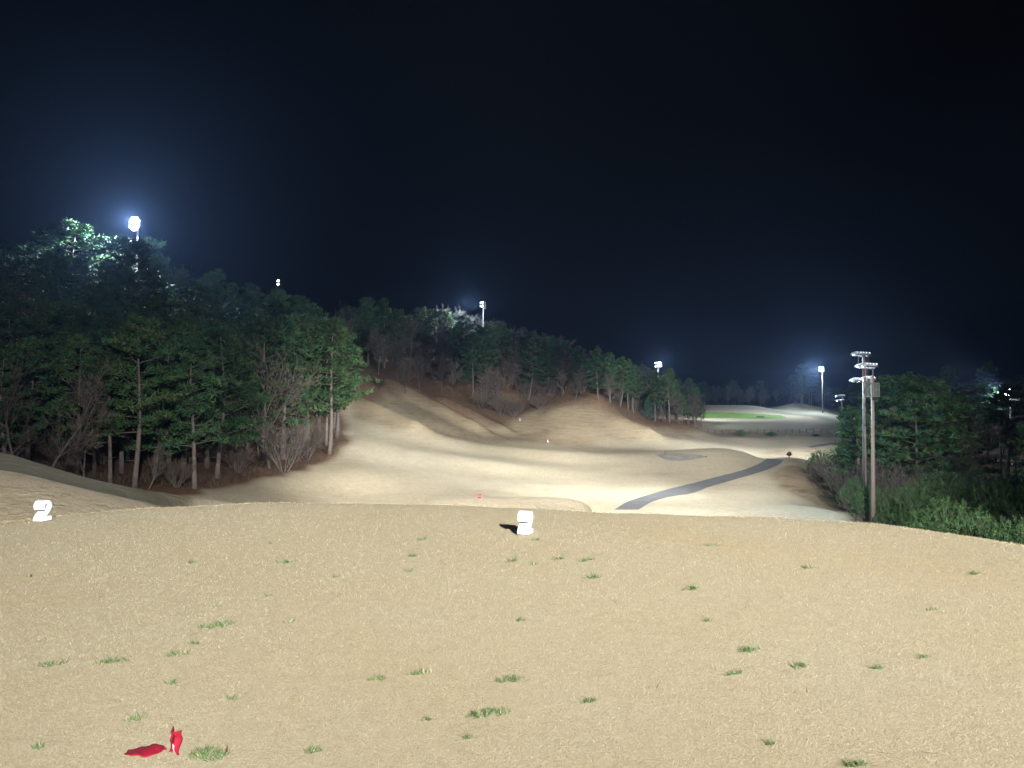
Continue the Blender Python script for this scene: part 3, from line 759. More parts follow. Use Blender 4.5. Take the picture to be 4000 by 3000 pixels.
def scatter(zone_u, zone_y, dmin, n, pick, label_of, group, hs=(.8, 1.15), seed=1, cond=None, skyline=None, rear=1e9):
    r = random.Random(seed); got = []
    tries = 0
    while len(got) < n and tries < 6000:
        tries += 1
        y = r.uniform(*zone_y); u = r.uniform(*zone_u); x = (u - 2000) / F * y
        if cond and not cond(u, y): continue
        if any((x - a) ** 2 + (y - b) ** 2 < dmin ** 2 for a, b in got): continue
        got.append((x, y))
        kind, me = pick(r)
        s = r.uniform(*hs)
        if skyline:
            h0 = 15.5 if kind == 'pine_tree' else 11.5
            vs = float(np.interp(u, [p[0] for p in skyline], [p[1] for p in skyline])) + r.uniform(0, 70)
            smax = (v_to_z(vs, y) - float(hgt(x, y))) / h0
            if smax < .45: continue
            s = min(max(smax, .5), 1.75) if y > rear else min(s, smax)
        tree(kind, me, x, y, label_of(kind, u, y), group, s, r.uniform(0, 6.28), sxy=s * r.uniform(.9, 1.2))
def mixpick(p_bare, far=False):
    def f(r):
        return ('bare_tree', r.choice(FARBARES if far else BARES)) if r.random() < p_bare else ('pine_tree', r.choice(PINES))
    return f
def lab_left(kind, u, y):
    tier = 'high in' if y > 140 else ('above mid height in' if y > 118 else ('below mid height in' if y > 96 else 'behind the edge trees of'))
    zone = [(-90, 'beyond the left frame edge'), (120, 'at the left frame edge'), (280, 'under silver pines'), (430, 'left of the brilliant lamp'), (640, 'under the brilliant lamp'), (800, 'right of the brilliant lamp'), (960, 'between the two lamps'), (1150, 'around the small double lamp'), (9999, 'toward the right end')]
    w = next(b for a, b in zone if u < a)
    return ('pine %s left wood, %s' if kind == 'pine_tree' else 'leafless tree %s left wood, %s') % (tier, w)
scatter((-500, 1330), (76, 112), 4.2, 48, mixpick(.3), lab_left, 'trees on the left hillside', (.9, 1.2), 3, lambda u, y: y > 72 + max(0, (u - 300)) * .045, SKY_L)
scatter((-350, 1335), (112, 172), 4.3, 84, mixpick(.28), lab_left, 'trees on the left hillside', (1.0, 1.3), 4, lambda u, y: y > 72 + max(0, (u - 300)) * .045, SKY_L, 143)

G_LAMP = 'silver lit pines around the brilliant lamp'
for u, y, tv, k, fat, lb in ((300, 137, 852, 4, 1.6, 'broad pine with silver lit boughs left of the brilliant lamp'), (170, 135, 915, 1, 1.1, 'pine with lit top further left of the brilliant lamp'),
                             (40, 134, 935, 3, 1.2, 'lit low pine at the left frame edge on the skyline'), (468, 135, 905, 2, 1.0, 'thin lit pine directly left below the brilliant lamp'),
                             (590, 150, 915, 0, 1.0, 'dark pine just right of the brilliant lamp'), (540, 124, 925, 1, .9, 'dark pine hiding the pole of the brilliant lamp'),
                             (1075, 168, 1112, 3, .9, 'dark pine hiding the pole of the small double lamp')):
    front('pine_tree', PINES[k], u, 0, tv, 15.5, lb, group=G_LAMP, y=y, fat=fat)
# the wooded hill in the middle
G_HILL = 'trees on the middle hill'
def lab_hill(kind, u, y):
    zone = [(1500, 'at its left end'), (1640, 'left of the wall'), (1800, 'around the wall'), (1960, 'below the mast'), (2100, 'right of the mast'), (2250, 'above the hollow'), (2380, 'above the grassy knoll'), (9999, 'on the right shoulder')]
    w = next(b for a, b in zone if u < a); r_ = 'back row' if y > 238 else ('middle row' if y > 222 else 'front row')
    return ('pine, %s of the hilltop wood, %s' if kind == 'pine_tree' else 'leafless tree, %s of the hilltop wood, %s') % (r_, w)
scatter((1340, 2500), (205, 262), 4.1, 128, mixpick(.5, True), lab_hill, G_HILL, (.95, 1.35), 7, lambda u, y: y > (190 if u < 1560 else 214), SKY_H, 228)
scatter((1340, 1560), (180, 212), 5.0, 12, mixpick(.45, True), lab_hill, G_HILL, (.9, 1.2), 8)
hf = [('bare_tree', 2, 1585, 1535, 1395, 'round leafless tree left of the twin white trunks on the bare slope'),
      ('bare_tree', 0, 1642, 1530, 1370, 'leafless tree with twin pale trunks above the brown slope'),
      ('bare_tree', 3, 1725, 1528, 1380, 'leafless tree right of the twin pale trunks on the middle hill'),
      ('bare_tree', 1, 1765, 1545, 1390, 'slim leafless tree above the brown leaf bank of the middle hill'),
      ('pine_tree', 1, 1850, 1570, 1290, 'pine with bare lower trunk at the left end of the hollow'),
      ('bare_tree', 2, 1905, 1592, 1420, 'golden brown leafless tree with a crooked pale trunk by the hollow'),
      ('pine_tree', 4, 1880, 1560, 1260, 'broad dark pine below the lamp mast on the middle hill'),
      ('bare_tree', 3, 1940, 1600, 1430, 'leafless tree right of the crooked pale trunk by the hollow'),
      ('bare_tree', 1, 2020, 1545, 1310, 'tall fan shaped leafless tree with a straight pale trunk above the hollow'),
      ('bare_tree', 0, 2198, 1548, 1430, 'small leafless tree on the left shoulder of the grassy knoll'),
      ('bare_tree', 2, 2248, 1570, 1420, 'spreading leafless tree standing on top of the grassy knoll'),
      ('bare_tree', 3, 2420, 1592, 1480, 'small leafless tree on the right slope of the grassy knoll'),
      ('pine_tree', 0, 2455, 1600, 1395, 'pine right of the grassy knoll, left of the small blue spruce'),
      ('bare_tree', 1, 2380, 1580, 1440, 'leafless tree behind the right slope of the grassy knoll'),
      ('pine_tree', 2, 2615, 1650, 1430, 'tall pine with a thin pale trunk right of the small blue spruce'),
      ('pine_tree', 3, 2690, 1655, 1470, 'dense pine near the right end of the middle wood'),
      ('bare_tree', 0, 2590, 1646, 1500, 'leafless tree right behind the small blue spruce'),
      ('bare_tree', 2, 2650, 1652, 1500, 'leafless tree between two pines at the right end of the middle wood'),
      ('bare_tree', 3, 2720, 1662, 1560, 'low leafless tree reaching right at the end of the middle wood'),
      ('pine_tree', 3, 2335, 1562, 1345, 'pine directly behind the top of the grassy knoll'), ('pine_tree', 1, 2385, 1575, 1370, 'pine right behind the top of the grassy knoll'), ('pine_tree', 4, 2425, 1590, 1385, 'broad pine on the right slope behind the grassy knoll'),
      ('bare_tree', 1, 2740, 1668, 1545, 'last leafless tree of the middle wood, beside the far green')]
for kind, k, u, v, tv, lb in hf:
    front(kind, (PINES if kind == 'pine_tree' else FARBARES)[k], u, v, tv, 15 if kind == 'pine_tree' else 11, lb, group=G_HILL, y=None)
front('spruce_tree', SPRUCE, 2531, 1640, 1545, 6, 'small blue green spruce shaped like a cone below the middle wood', group=None)
for u, v, tv, lb in ((1955, 1625, 1520, 'purple brown brushwood thicket in the middle of the hollow'), (2010, 1632, 1540, 'brushwood thicket on the right side of the hollow'),
                     (1880, 1600, 1520, 'brushwood thicket on the left side of the hollow'), (2110, 1600, 1530, 'brushwood between the hollow and the grassy knoll'),
                     (1480, 1520, 1460, 'brushwood at the upper left corner of the brown slope')):
    front('bare_shrub', BROOMS[1], u, v, tv, 5.2, lb, group='brushwood on the middle hill', fat=1.5, cat='shrub')
def lab_right_end(kind, u, y): return 'dark pine in the right end of the middle wood' if kind == 'pine_tree' else 'leafless tree in the right end of the middle wood'
scatter((2430, 2735), (226, 262), 3.6, 34, mixpick(.6, True), lab_right_end, 'trees at the right end of the middle wood', (.78, 1.0), 9, None, SKY_H, 245)

def broompick(r): return 'bare_shrub', r.choice(BROOMS)
scatter((-300, 1330), (70, 118), 3.2, 46, broompick, lambda k, u, y: 'twiggy undershrub %s, %s' % ('shaded by edge trees' if y < 95 else 'deep in left wood', 'left of the big leaning tree' if u < 160 else 'between leaning tree and slim pine' if u < 430 else 'near the thick trunked pine' if u < 650 else 'near the corner of the wood' if u < 860 else 'near the tall leafless tree' if u < 1110 else 'near its right end'), 'undershrubs in the left wood', (.5, .95), 31, lambda u, y: y > 68 + max(0, (u - 300)) * .045)
scatter((1400, 2500), (204, 245), 3.6, 60, broompick, lambda k, u, y: 'grey brushwood %s the hilltop wood, %s' % ('in front of' if y < 222 else 'inside', 'left of the pale wall' if u < 1640 else 'below the pale wall' if u < 1800 else 'left of the hollow' if u < 1950 else 'above the hollow' if u < 2180 else 'behind the grassy knoll' if u < 2350 else 'on the right shoulder'), 'brushwood in the hilltop wood', (.7, 1.3), 32, lambda u, y: y > (206 if u < 1560 else 216))
# far trees behind the green
def lab_far(kind, u, y):
    zone = [(2760, 'half hidden by the middle wood'), (2850, 'above the left end of the green'), (2960, 'above the middle of the green'), (3080, 'above the right end of the green'), (3220, 'around the far lamp pole'), (9999, 'right of the far lamp pole')]
    w = next(b for a, b in zone if u < a)
    return ('hazy blue pine in the far row, %s' if kind == 'pine_tree' else 'hazy leafless tree in the far row, %s') % w
scatter((2640, 3420), (352, 392), 4.2, 56, mixpick(.5, True), lab_far, 'trees behind the far green', (.68, .95), 13, lambda u, y: not (3000 < u < 3260 and y < 366))
tree('pine_tree', PINES[1], *(lambda p: (p[0], p[1]))(ray_pt(3130, 1580, 372)), 'tall broad pine left of the far lamp pole, higher than its row', 'trees behind the far green', 1.35)
tree('pine_tree', PINES[4], *(lambda p: (p[0], p[1]))(ray_pt(3170, 1580, 378)), 'tall pine right behind the far lamp pole', 'trees behind the far green', 1.25)
b = hit(3140, 1596, 300); tree('bare_tree', BARES[2], b.x, b.y, 'round reddish leafless tree on the far mound left of the lamp pole', None, .72, sxy=1.0)

# right hand wood beyond the near masts
G_R = 'trees beyond the near masts'
rt = [(3335, 100, 1575, 3, 'lit pale green pine just left of the near masts'), (3480, 104, 1450, 1, 'large lit pine just right of the near masts'),
      (3575, 100, 1520, 4, 'wide pine right of the large lit one by the near masts'), (3660, 108, 1470, 0, 'dark pine in the right wood above the bushes'),
      (3560, 118, 1440, 2, 'tall dark pine rearmost behind the wide one in the right wood'), (3420, 116, 1520, 0, 'pine seen between the two near mast poles'),
      (3760, 112, 1520, 3, 'dark pine left of the unlit mast in the right wood')]
for u, y, tv, k, lb in rt:
    front('pine_tree', PINES[k], u, 0, tv, 15, lb, group=G_R, y=y, fat=1.25)
scatter((3700, 4700), (95, 175), 6.5, 26, mixpick(.3), lambda k, u, y: ('pine in unlit right wood, ' if k == 'pine_tree' else 'leafless tree in unlit right wood, ') + ('left of the lit lamp' if u < 3880 else 'around the lit lamp' if u < 4020 else 'beyond right frame edge') + (', rear' if y > 135 else ', front'), 'trees in the unlit right wood', (.8, 1.1), 15)
for u, y, tv, k, lb in ((3290, 108, 1735, 0, 'grey leafless bush below the lit pale green pine'), (3200, 118, 1770, 1, 'sprawling grey brushwood on the bank right of the round shrub'), (3330, 92, 1765, 0, 'grey leafless bush left of the near mast poles'),
                        (3560, 84, 1800, 1, 'dark brushwood right of the near mast poles'), (3480, 88, 1760, 0, 'dark brushwood just behind the near mast poles')):
    front('bare_shrub', BROOMS[k], u, 0, tv, 5.2, lb, group='brushwood below the near masts', y=y, fat=1.0, cat='shrub')
b_ = [(3205, 122, 1745, 4, .9, 0, 'low pine spreading over the bank beside the far end of the path'), (3340, 80, 1845, 1, .7, 1, 'dark pine bush left of the front mast pole'),
      (3392, 76, 1865, 0, .8, 1, 'dark pine bush directly behind the front mast pole'), (3500, 66, 1880, 2, .85, 1, 'dark pine bush right of the front mast pole'),
      (3300, 112, 1710, 2, .8, 0, 'dark green pine bush left of the rear mast pole, beside the second path')]
for u, y, tv, k, fat, sh, lb in b_:
    front('pine_bush', BUSHES[k % 3], u, 0, tv, 4.4, lb, group='pine bushes below the masts', y=y, fat=fat * .8, cat='bush')
nb_ = [(3610, 26, 2012, 0, 'silvery green pine bush nearest to the mast at the tee edge'), (3735, 25, 1985, 1, 'green pine bush in the front row along the tee edge, second from the mast'),
       (3860, 24, 1975, 2, 'bright green pine bush in the middle of the tee edge row'), (3990, 23, 1985, 0, 'green pine bush at the right frame edge beside the tee'),
       (3680, 36, 1915, 2, 'yellowish green pine bush behind the silvery one'), (3760, 36, 1930, 0, 'dark green pine bush behind the middle of the tee edge row'),
       (3720, 48, 1850, 1, 'dark pine bush further back with a rounded top right of the masts'), (3880, 44, 1850, 2, 'dark rounded pine bush behind the bright green one'),
       (4000, 42, 1870, 1, 'dark pine bush furthest right in the back row'), (3600, 60, 1835, 0, 'dark pine bush between the right hand trees and the silvery bush'), (3820, 62, 1800, 2, 'dark pine bush rearmost on the right, under the unlit mast'), (3950, 60, 1805, 0, 'dark pine bush rearmost near the right frame edge'), (3690, 66, 1810, 1, 'dark pine bush rearmost in the middle of the right wood'), (4120, 30, 1960, 1, 'pine bush partly cut by the right frame edge'),
       (3600, 44, 1960, 1, 'low dark pine bush behind the silvery one')]
for u, y, tv, k, lb in nb_:
    x = (u - 2000) / F * y; zt = v_to_z(tv, y); zg = max(float(hgt(x, y)), -60)
    zg = max(zg, float(tee_z(x, y)))
    H = zt - zg; s = H / mesh_top(BUSHES[k])
    tree('pine_bush', BUSHES[k], x, y, lb, 'pine bushes beside the tee', s, cat='bush', z=zg, sxy=s * (.62 if u < 3620 else .85))

# undergrowth of twigs and dry stems on the litter
def undergrowth(name, zone, n, label, hgt_rng, col, seed):
    r = np.random.default_rng(seed); mb_x, mb_y = [], []
    while len(mb_x) < n:
        u = r.uniform(zone[0], zone[1]); y = r.uniform(zone[2], zone[3]); x = (u - 2000) / F * y
        i = np.clip(np.searchsorted(YR, y), 0, len(YR) - 1); j = np.clip(np.searchsorted(UC, u), 0, len(UC) - 1)
        if litter[i, j] < .5: continue
        if bumpn(x, y, .15, 4.4) < -.15: continue
        mb_x.append(x); mb_y.append(y)
    x = np.array(mb_x); y = np.array(mb_y); z = np.array([float(hgt(a, b)) for a, b in zip(x, y)])
    c = np.array(col) * (.5 + r.random(n))[:, None]
    o = blades(name, x, y, z - .05, r.uniform(*hgt_rng, n), r.uniform(.02, .05, n), 1.0, c, M_BLADE, r)
    tag(o, label, 'undergrowth', kind='stuff')
undergrowth('undergrowth', (-300, 1400, 50, 130), 26000, 'dry reddish brown stems and twigs under the left wood', (.3, 1.2), (.085, .06, .045), 21)
undergrowth('undergrowth', (1340, 2760, 165, 250), 22000, 'dry brown stems and twigs over the middle hill', (.3, 1.2), (.15, .095, .06), 22)

# ------------------------------------------------------------------ floodlight masts
def spot(name, loc, target, power, angle, blend=.8, size=.25, col=(.86, .93, 1.0), parent=None):
    d = bpy.data.lights.new(name, 'SPOT'); d.energy = power; d.spot_size = math.radians(angle); d.spot_blend = blend
    d.shadow_soft_size = size; d.color = col
    o = bpy.data.objects.new(name, d); COL.objects.link(o)
    o.location = loc
    o.rotation_euler = (Vector(target) - Vector(loc)).to_track_quat('-Z', 'Y').to_euler()
    return o

def floodlight(parent, M, lit=True, face_visible=True):
    """one lamp head: housing with rim and visor, glass and bulb; M places it, facing local +Y"""
    hs = MB(); prof = [(.05, -.34), (.15, -.31), (.2, -.14), (.25, .02), (.255, .10), (.235, .10)]
    hs.lathe(prof, 14)
    R = Matrix.Rotation(-math.pi / 2, 4, 'X')
    hs.v = [tuple(M @ (R @ Vector(p))) for p in hs.v]
    # visor over the glass
    n0 = len(hs.v); k = 8
    for i in range(k + 1):
        an = math.pi * i / k
        for yy_, rr in ((.09, .258), (.36, .265)):
            p = Vector((math.cos(an) * rr, yy_, math.sin(an) * rr)); hs.v.append(tuple(M @ p))
    for i in range(k): hs.face([n0 + 2 * i, n0 + 2 * i + 1, n0 + 2 * i + 3, n0 + 2 * i + 2])
    ho = hs.obj('floodlight', M_HOUS, parent, True)
    gl = MB(); gl.lathe([(.0, .085), (.23, .085)], 14); gl.v = [tuple(M @ (R @ Vector(p))) for p in gl.v]
    gl.obj('lamp_glass', M_LAMP if lit else M_HOUS, ho)
    if lit:
        bb = MB(); bb.lathe([(0, .13), (.05, .15), (.055, .21), (.03, .25), (0, .26)], 8); bb.v = [tuple(M @ (R @ Vector(p))) for p in bb.v]
        bb.obj('bulb', M_LAMP, ho)

def mast(x, y, top_z, heading, label, rows, panels=(), frame=None, cage=None, r0=.24, r1=.11, lit=True, tilt=28, group='floodlight masts', pegs=True, z0=None):
    """heading: world angle the lamps face; rows: (height below top, x offset, lamp count)"""
    zb = float(hgt(x, y)) - .2 if z0 is None else z0
    H = top_z - zb
    o = empty('floodlight_mast', (x, y, zb), heading - math.pi / 2)
    tag(o, label, 'floodlight mast', group)
    p = MB(); p.tube([(0, 0, 0), (0, 0, H * .5), (0, 0, H)], [r0, (r0 + r1) / 2, r1], 12)
    p.obj('pole', M_POLE, o, True)
    if pegs:
        g = MB()
        for k in range(int(H / .55)):
            z = 2 + k * .55
            if z > H - 2: break
            s = 1 if k % 2 else -1; rr = r0 + (r1 - r0) * z / H
            g.tube([(s * rr, 0, z), (s * (rr + .17), 0, z)], [.014, .014], 4)
        g.obj('climbing_pegs', M_POLE, o)
    for (dz, dx, n) in rows:
        z = H - dz
        bar = MB(); wdt = n * .54
        bar.box((dx, .16, z - .02), (wdt, .08, .1)); bar.box((dx * .5, .08, z - .02), (abs(dx) + .12, .1, .07))
        bar.obj('crossarm', M_BROWN, o)
        for k in range(n):
            M = Matrix.Translation((dx + (k - (n - 1) / 2) * .54, .48, z + .08)) @ Matrix.Rotation(math.radians(-tilt), 4, 'X')
            floodlight(o, M, lit)
    for (dz, dx, w, h) in panels:
        b = MB(); b.box((dx, -.14, H - dz), (w, .14, h)); b.box((dx, -.225, H - dz), (w + .06, .03, .05)); 
        b.box((dx, -.225, H - dz + h / 2), (w + .08, .05, .06)); b.box((dx, -.225, H - dz - h / 2), (w + .08, .05, .06))
        b.obj('control_box', M_BROWN, o)
    if frame:
        for (dz, dx, w, h) in frame:
            b = MB(); t = .06
            for q in ((0, h / 2, w, t), (0, -h / 2, w, t)): b.box((dx + q[0], -.1, H - dz + q[1]), (q[2], t, q[3]))
            for q in (-w / 2, w / 2): b.box((dx + q, -.1, H - dz), (t, t, h - t))
            b.obj('bracket_frame', M_POLE, o)
    if cage:
        dz, dx, w, h = cage; t = .05
        for yy_ in (-.75, -.05):
            b = MB()
            for k in (0, .5, 1): b.box((dx, yy_, H - dz - h / 2 + k * h), (w, t, t))
            for k in range(5): b.box((dx - w / 2 + k * w / 4, yy_ - .003, H - dz), (t * .8, t * .8, h))
            b.obj('cage_side', M_CAGE, o)
        b = MB()
        for k in (0, 1):
            for s in (-1, 1): b.box((dx + s * w / 2, -.4, H - dz - h / 2 + k * h), (t, .66, t * .9))
        b.box((dx, -.4, H - dz - h / 2 - .02), (w * .9, .62, .03))
        b.obj('cage_floor', M_CAGE, o)
    return o, Vector((x, y, top_z))

def mast_px(u, v_top, y, target, label, rows, **kw):
    x, _, z = ray_pt(u, v_top, y)
    h = math.atan2(target[1] - y, target[0] - x)
    o, top = mast(x, y, z, h, label, rows, **kw)
    d = Vector((target[0] - x, target[1] - y, 0)).normalized()
    return o, top, d

def glow(name, loc, power, col=(.6, .8, 1.0)):
    d = bpy.data.lights.new(name, 'POINT'); d.energy = power; d.shadow_soft_size = .3; d.color = col
    o = bpy.data.objects.new(name, d); COL.objects.link(o); o.location = loc
# mast behind the photographer that lights the tee
o0, t0_ = mast(15.5, -34, 17.0, math.atan2(40, -15.5), 'floodlight mast behind the tee on its right side', [(.3, 0, 5), (1.2, 0, 5)], z0=-9, pegs=False)
d0 = Vector((-15.5, 40, 0)).normalized()
spot('tee_floodlight', t0_ + d0 * 1.0, (-2, 10, -2), 256000, 72, 1.0, .35, (1.0, .975, .94))
spot('wood_floodlight', t0_ + d0 * 1.0 + Vector((-.5, 0, -.8)), (-20, 82, -12), 190000, 26, 1.0, .35, (1.0, .98, .95))
spot('bush_fill_light', t0_ + d0 * 1.0 + Vector((.9, 0, -.3)), (16.5, 29, -4), 380000, 18, 1.0, .35, (1.0, .98, .95))  # extra spot added to brighten the bushes at the tee edge
# taller unseen mast, added as fill light for the valley
oN, tN = mast(-6, -30, 25.0, math.atan2(146, 12), 'tall unseen floodlight mast added behind the tee as valley fill light', [(.3, 0, 5), (1.2, 0, 5)], z0=-9, pegs=False)
dN = Vector((12, 146, 0)).normalized()
spot('valley_fill_light', tN + dN * 1.1, (-4, 121, -13), 1600000, 25, 1.0, .35, (1.0, .97, .93))
spot('valley_fill_light', tN + dN * 1.1 + Vector((.5, 0, -.4)), (24, 142, -12), 3500000, 21, 1.0, .35, (1.0, .97, .93))
spot('hill_floodlight', tN + dN * 1.1 + Vector((.2, 0, .3)), (2, 180, -4), 1250000, 14, 1.0, .35, (1.0, .97, .93))  # added fill to lift the bare hillside
spot('bank_fill_light', tN + dN * 1.1 + Vector((.8, 0, -.8)), (36, 108, -13), 850000, 17, 1.0, .35, (1.0, .97, .93))  # added fill for the bank right of the path
spot('wood_floodlight', tN + dN * 1.1 + Vector((-.5, 0, -.4)), (-23, 76, -10), 260000, 15, 1.0, .35, (1.0, .97, .93))  # added fill for the floor along the wood edge
# unseen mast added right of the tee to brighten fairway and pines
oK, tK = mast(46, 6, 21.0, math.atan2(116, -42), 'unseen floodlight mast added on the slope right of the tee', [(.3, 0, 5), (1.2, 0, 5)], z0=-12, pegs=False)
dK = Vector((-42, 116, 0)).normalized()
spot('fairway_floodlight', tK + dK * 1.1, (-23, 117, -11), 1000000, 26, 1.0, .35, (1.0, .98, .95))  # added fill for a wider, brighter fairway
spot('pine_fill_light', tK + dK * 1.1 + Vector((.6, 0, -.8)), (53, 104, -1), 230000, 22, 1.0, .35, (1.0, .98, .95))  # added fill for the pines beyond the near masts

# near pair
oA, tA, dA = mast_px(3408, 1468, 68, (-12, 125), 'front one of two tall near masts, with a pale green cage below its lamps', [(-.85, .35, 4), (.35, .2, 3)],
                     frame=[(.05, -.75, 1.3, 1.3)], cage=(1.25, -.75, .95, 1.2), r0=.23, r1=.12)
spot('fairway_floodlight', tA + dA * 1.1 + Vector((0, 0, .5)), (-8, 118, -12), 60000, 66, 1.0, .3)
oB, tB, dB = mast_px(3374, 1385, 80, (-10, 150), 'rear one of two tall near masts, with brown control boxes between three rows of lamps', [(0, .3, 5), (1.25, .75, 4), (2.75, .95, 4), (2.75, -.8, 2)],
                     panels=[(.75, .25, .8, .5), (2.1, 0, .9, 1.45)], frame=[(.8, -.7, .85, 1.0)], r0=.23, r1=.14)
spot('fairway_floodlight', tB + dB * 1.1 + Vector((0, 0, -.2)), (-16, 152, -8), 300000, 62, 1.0, .3)
spot('fairway_floodlight', tB + dB * 1.1 + Vector((0, 0, -1.8)), (20, 142, -12), 70000, 70, 1.0, .3)
oC, tC, dC = mast_px(3290, 1548, 150, (5, 215), 'distant dark mast with a flat row of lamps beside the pale green pine', [(0, .1, 6), (.9, .9, 2), (.9, -.6, 2)], r0=.2, r1=.1)
spot('fairway_floodlight', tC + dC * 1.1, (40, 226, -9), 170000, 105, .9, .3)
oD, tD, dD = mast_px(3212, 1436, 318, (55, 262), 'far lit lamp pole standing on the mound behind the green', [(0, 0, 4), (1.2, 0, 4)], r0=.28, r1=.16, pegs=False)
spot('green_floodlight', tD + dD * 1.2, (74, 268, -10), 150000, 62, .9, .35)
oE, tE, dE = mast_px(2570, 1418, 268, (50, 215), 'lit lamp head just above the treetops right of the middle hill', [(0, 0, 4), (1.1, 0, 4)], pegs=False)
spot('green_floodlight', tE + dE * 1.2, (78, 280, -10), 110000, 70, .9, .35)
oF, tF, dF = mast_px(1888, 1182, 236, (-70, 200), 'lit mast rising above the treetops of the middle hill', [(0, 0, 3), (1.1, 0, 3)], pegs=False, frame=[(.9, -.9, .8, 2.0)])
spot('hill_floodlight', tF + dF * 1.2, (-70, 205, 6), 120000, 70, .9, .35)
oG, tG, dG = mast_px(538, 856, 142, (-118, 70), 'brilliant lamp mast blazing above the pines at upper left', [(0, 0, 3), (.5, 0, 5), (1.0, 0, 5), (1.5, 0, 5), (2.0, 0, 3)], pegs=False)
glow('lamp_spill', tG + dG * 1.3 + Vector((0, 0, -.7)), 130000)
spot('hill_floodlight', tG + dG * 1.2 , (-150, 112, 12), 80000, 100, .8, .4, (.75, .87, 1.0))
oH, tH, dH = mast_px(1082, 1098, 178, (-30, 150), 'small double lamp glowing through the upper left trees', [(0, 0, 1), (.8, 0, 1)], pegs=False)
oI, tI, dI = mast_px(3945, 1518, 140, (10, 60), 'lit lamp mast among dark trees near the right frame edge', [(0, 0, 3), (1.1, 0, 3)], panels=[(2.0, -.5, 1.8, .3)], pegs=False)
spot('right_floodlight', tI + dI * 1.2, (0, 62, 7), 70000, 26, .9, .35)
oJ, tJ, dJ = mast_px(3908, 1672, 118, (60, 170), 'unlit mast standing in the dark below the lit one near the right frame edge', [(0, .3, 2), (.9, .3, 2)], panels=[(.6, 0, .7, .7)], lit=False)

for t_, d_, p_ in ((tD, dD, 38000), (tE, dE, 28000), (tF, dF, 26000), (tI, dI, 4000), (tA, dA, 4000), (tB, dB, 9000), (tC, dC, 3500)):
    glow('lamp_spill', t_ + d_ * 5.5 + Vector((0, 0, -.45)), p_)

for t_, d_, p_ in ((tA, dA, 420), (tB, dB, 420), (tB + Vector((0, 0, -2.2)), dB, 420)):
    glow('lamp_spill', t_ + d_ * 1.3 + Vector((0, 0, -.1)), p_)

# ------------------------------------------------------------------ things on the tee
def numeral_marker(x, y, rz, label):
    """white block shaped like the digit 2, extruded"""
    D = .14
    P = [(-.066, .142), (-.076, .18), (-.068, .222), (-.040, .252), (0, .262), (.040, .253), (.068, .226), (.076, .186), (.066, .148), (.042, .112), (.008, .076), (-.010, .054),
         (.076, .054), (.076, 0), (-.080, 0), (-.076, .040), (-.048, .080), (.002, .126), (.026, .156), (.036, .182), (.028, .207), (0, .218), (-.026, .207), (-.034, .18), (-.030, .144)]
    n_ = len(P); mb = MB()
    for off in (0, D):
        for q in P: mb.v.append((off, q[0], q[1]))
    mb.face(list(range(n_))); mb.face([n_ + k for k in range(n_)][::-1])
    for k in range(n_):
        k2 = (k + 1) % n_; mb.face([k, n_ + k, n_ + k2, k2])
    o = mb.obj('tee_marker', M_WHITE)
    bv = o.modifiers.new('edge', 'BEVEL'); bv.width = .004; bv.segments = 2; bv.limit_method = 'ANGLE'; bv.angle_limit = math.radians(50)
    o.location = (x, y, float(tee_z(x, y)) + .012); o.rotation_euler = (0, 0, rz)
    tag(o, label, 'tee marker', 'white numeral tee markers')
    return o
# profile lies in the local YZ plane; the D side (local +X) shows the digit
yc = CAMZ * F / (2086 - 1550); numeral_marker((2040 - 2000) / F * yc - .03, yc, math.radians(-23), 'white 2 shaped block on the middle of the tee, casting a black shadow')
yl = CAMZ * F / (2040 - 1550); numeral_marker((165 - 2000) / F * yl - .05, yl + .02, math.radians(-13), 'white 2 shaped block at the far left edge of the tee')

def cloth(name, fn, nu, nv, mat, loc, rz=0, parent=None, thick=.003):
    mb = MB()
    for i in range(nu):
        for j in range(nv): mb.v.append(fn(i / (nu - 1), j / (nv - 1)))
    for i in range(nu - 1):
        for j in range(nv - 1): mb.face([i * nv + j, (i + 1) * nv + j, (i + 1) * nv + j + 1, i * nv + j + 1])
    o = mb.obj(name, mat, parent, True)
    sm = o.modifiers.new('thickness', 'SOLIDIFY'); sm.thickness = thick; sm.offset = 0
    o.location = loc; o.rotation_euler = (0, 0, rz)
    return o
yf = CAMZ * F / (2938 - 1550)
fl = empty('red_flag', ((693 - 2000) / F * yf, yf, 0), math.radians(-8))
tag(fl, 'small creased red pennant with pale print standing folded in the dry grass', 'flag')
def flag_fn(a, b):
    w = .060 * (1 - .38 * b); x = (a - .5) * w + .012 * b * (a - .3)
    yb = .018 * math.sin(a * 5.5 + b * 2.0) + .010 * math.sin(b * 9 + a * 3)
    return (x, yb, .008 + .112 * b * (1 - .12 * a * b))
cloth('pennant', flag_fn, 12, 12, M_REDCLOTH, (0, 0, 0), 0, fl)
def print_fn(a, b):
    x, yb, z = flag_fn(.38 + .45 * a * (1 - .25 * b), .10 + .38 * b * (1 - .3 * abs(a - .5))); return (x, yb - .0045, z)
cloth('pale_print', print_fn, 7, 7, M_PINK, (0, 0, 0), 0, fl, .001)
st = MB(); st.tube([(-.016, .004, -.02), (-.017, .004, .05)], [.0022, .0022], 6); st.obj('wire_stem', M_DARK, fl)
yr_ = CAMZ * F / (2945 - 1550)
def patch_fn(a, b):
    x = (a - .5) * .165; w = math.sqrt(max(0, 1 - (2 * abs(a - .46)) ** 2)) * .5 + .02
    return (x, (b - .5) * .20 * w + .02 * (a - .5), .020 + .006 * math.sin(a * 7) * math.cos(b * 4) + .0025 * math.sin(a * 19 + b * 9))
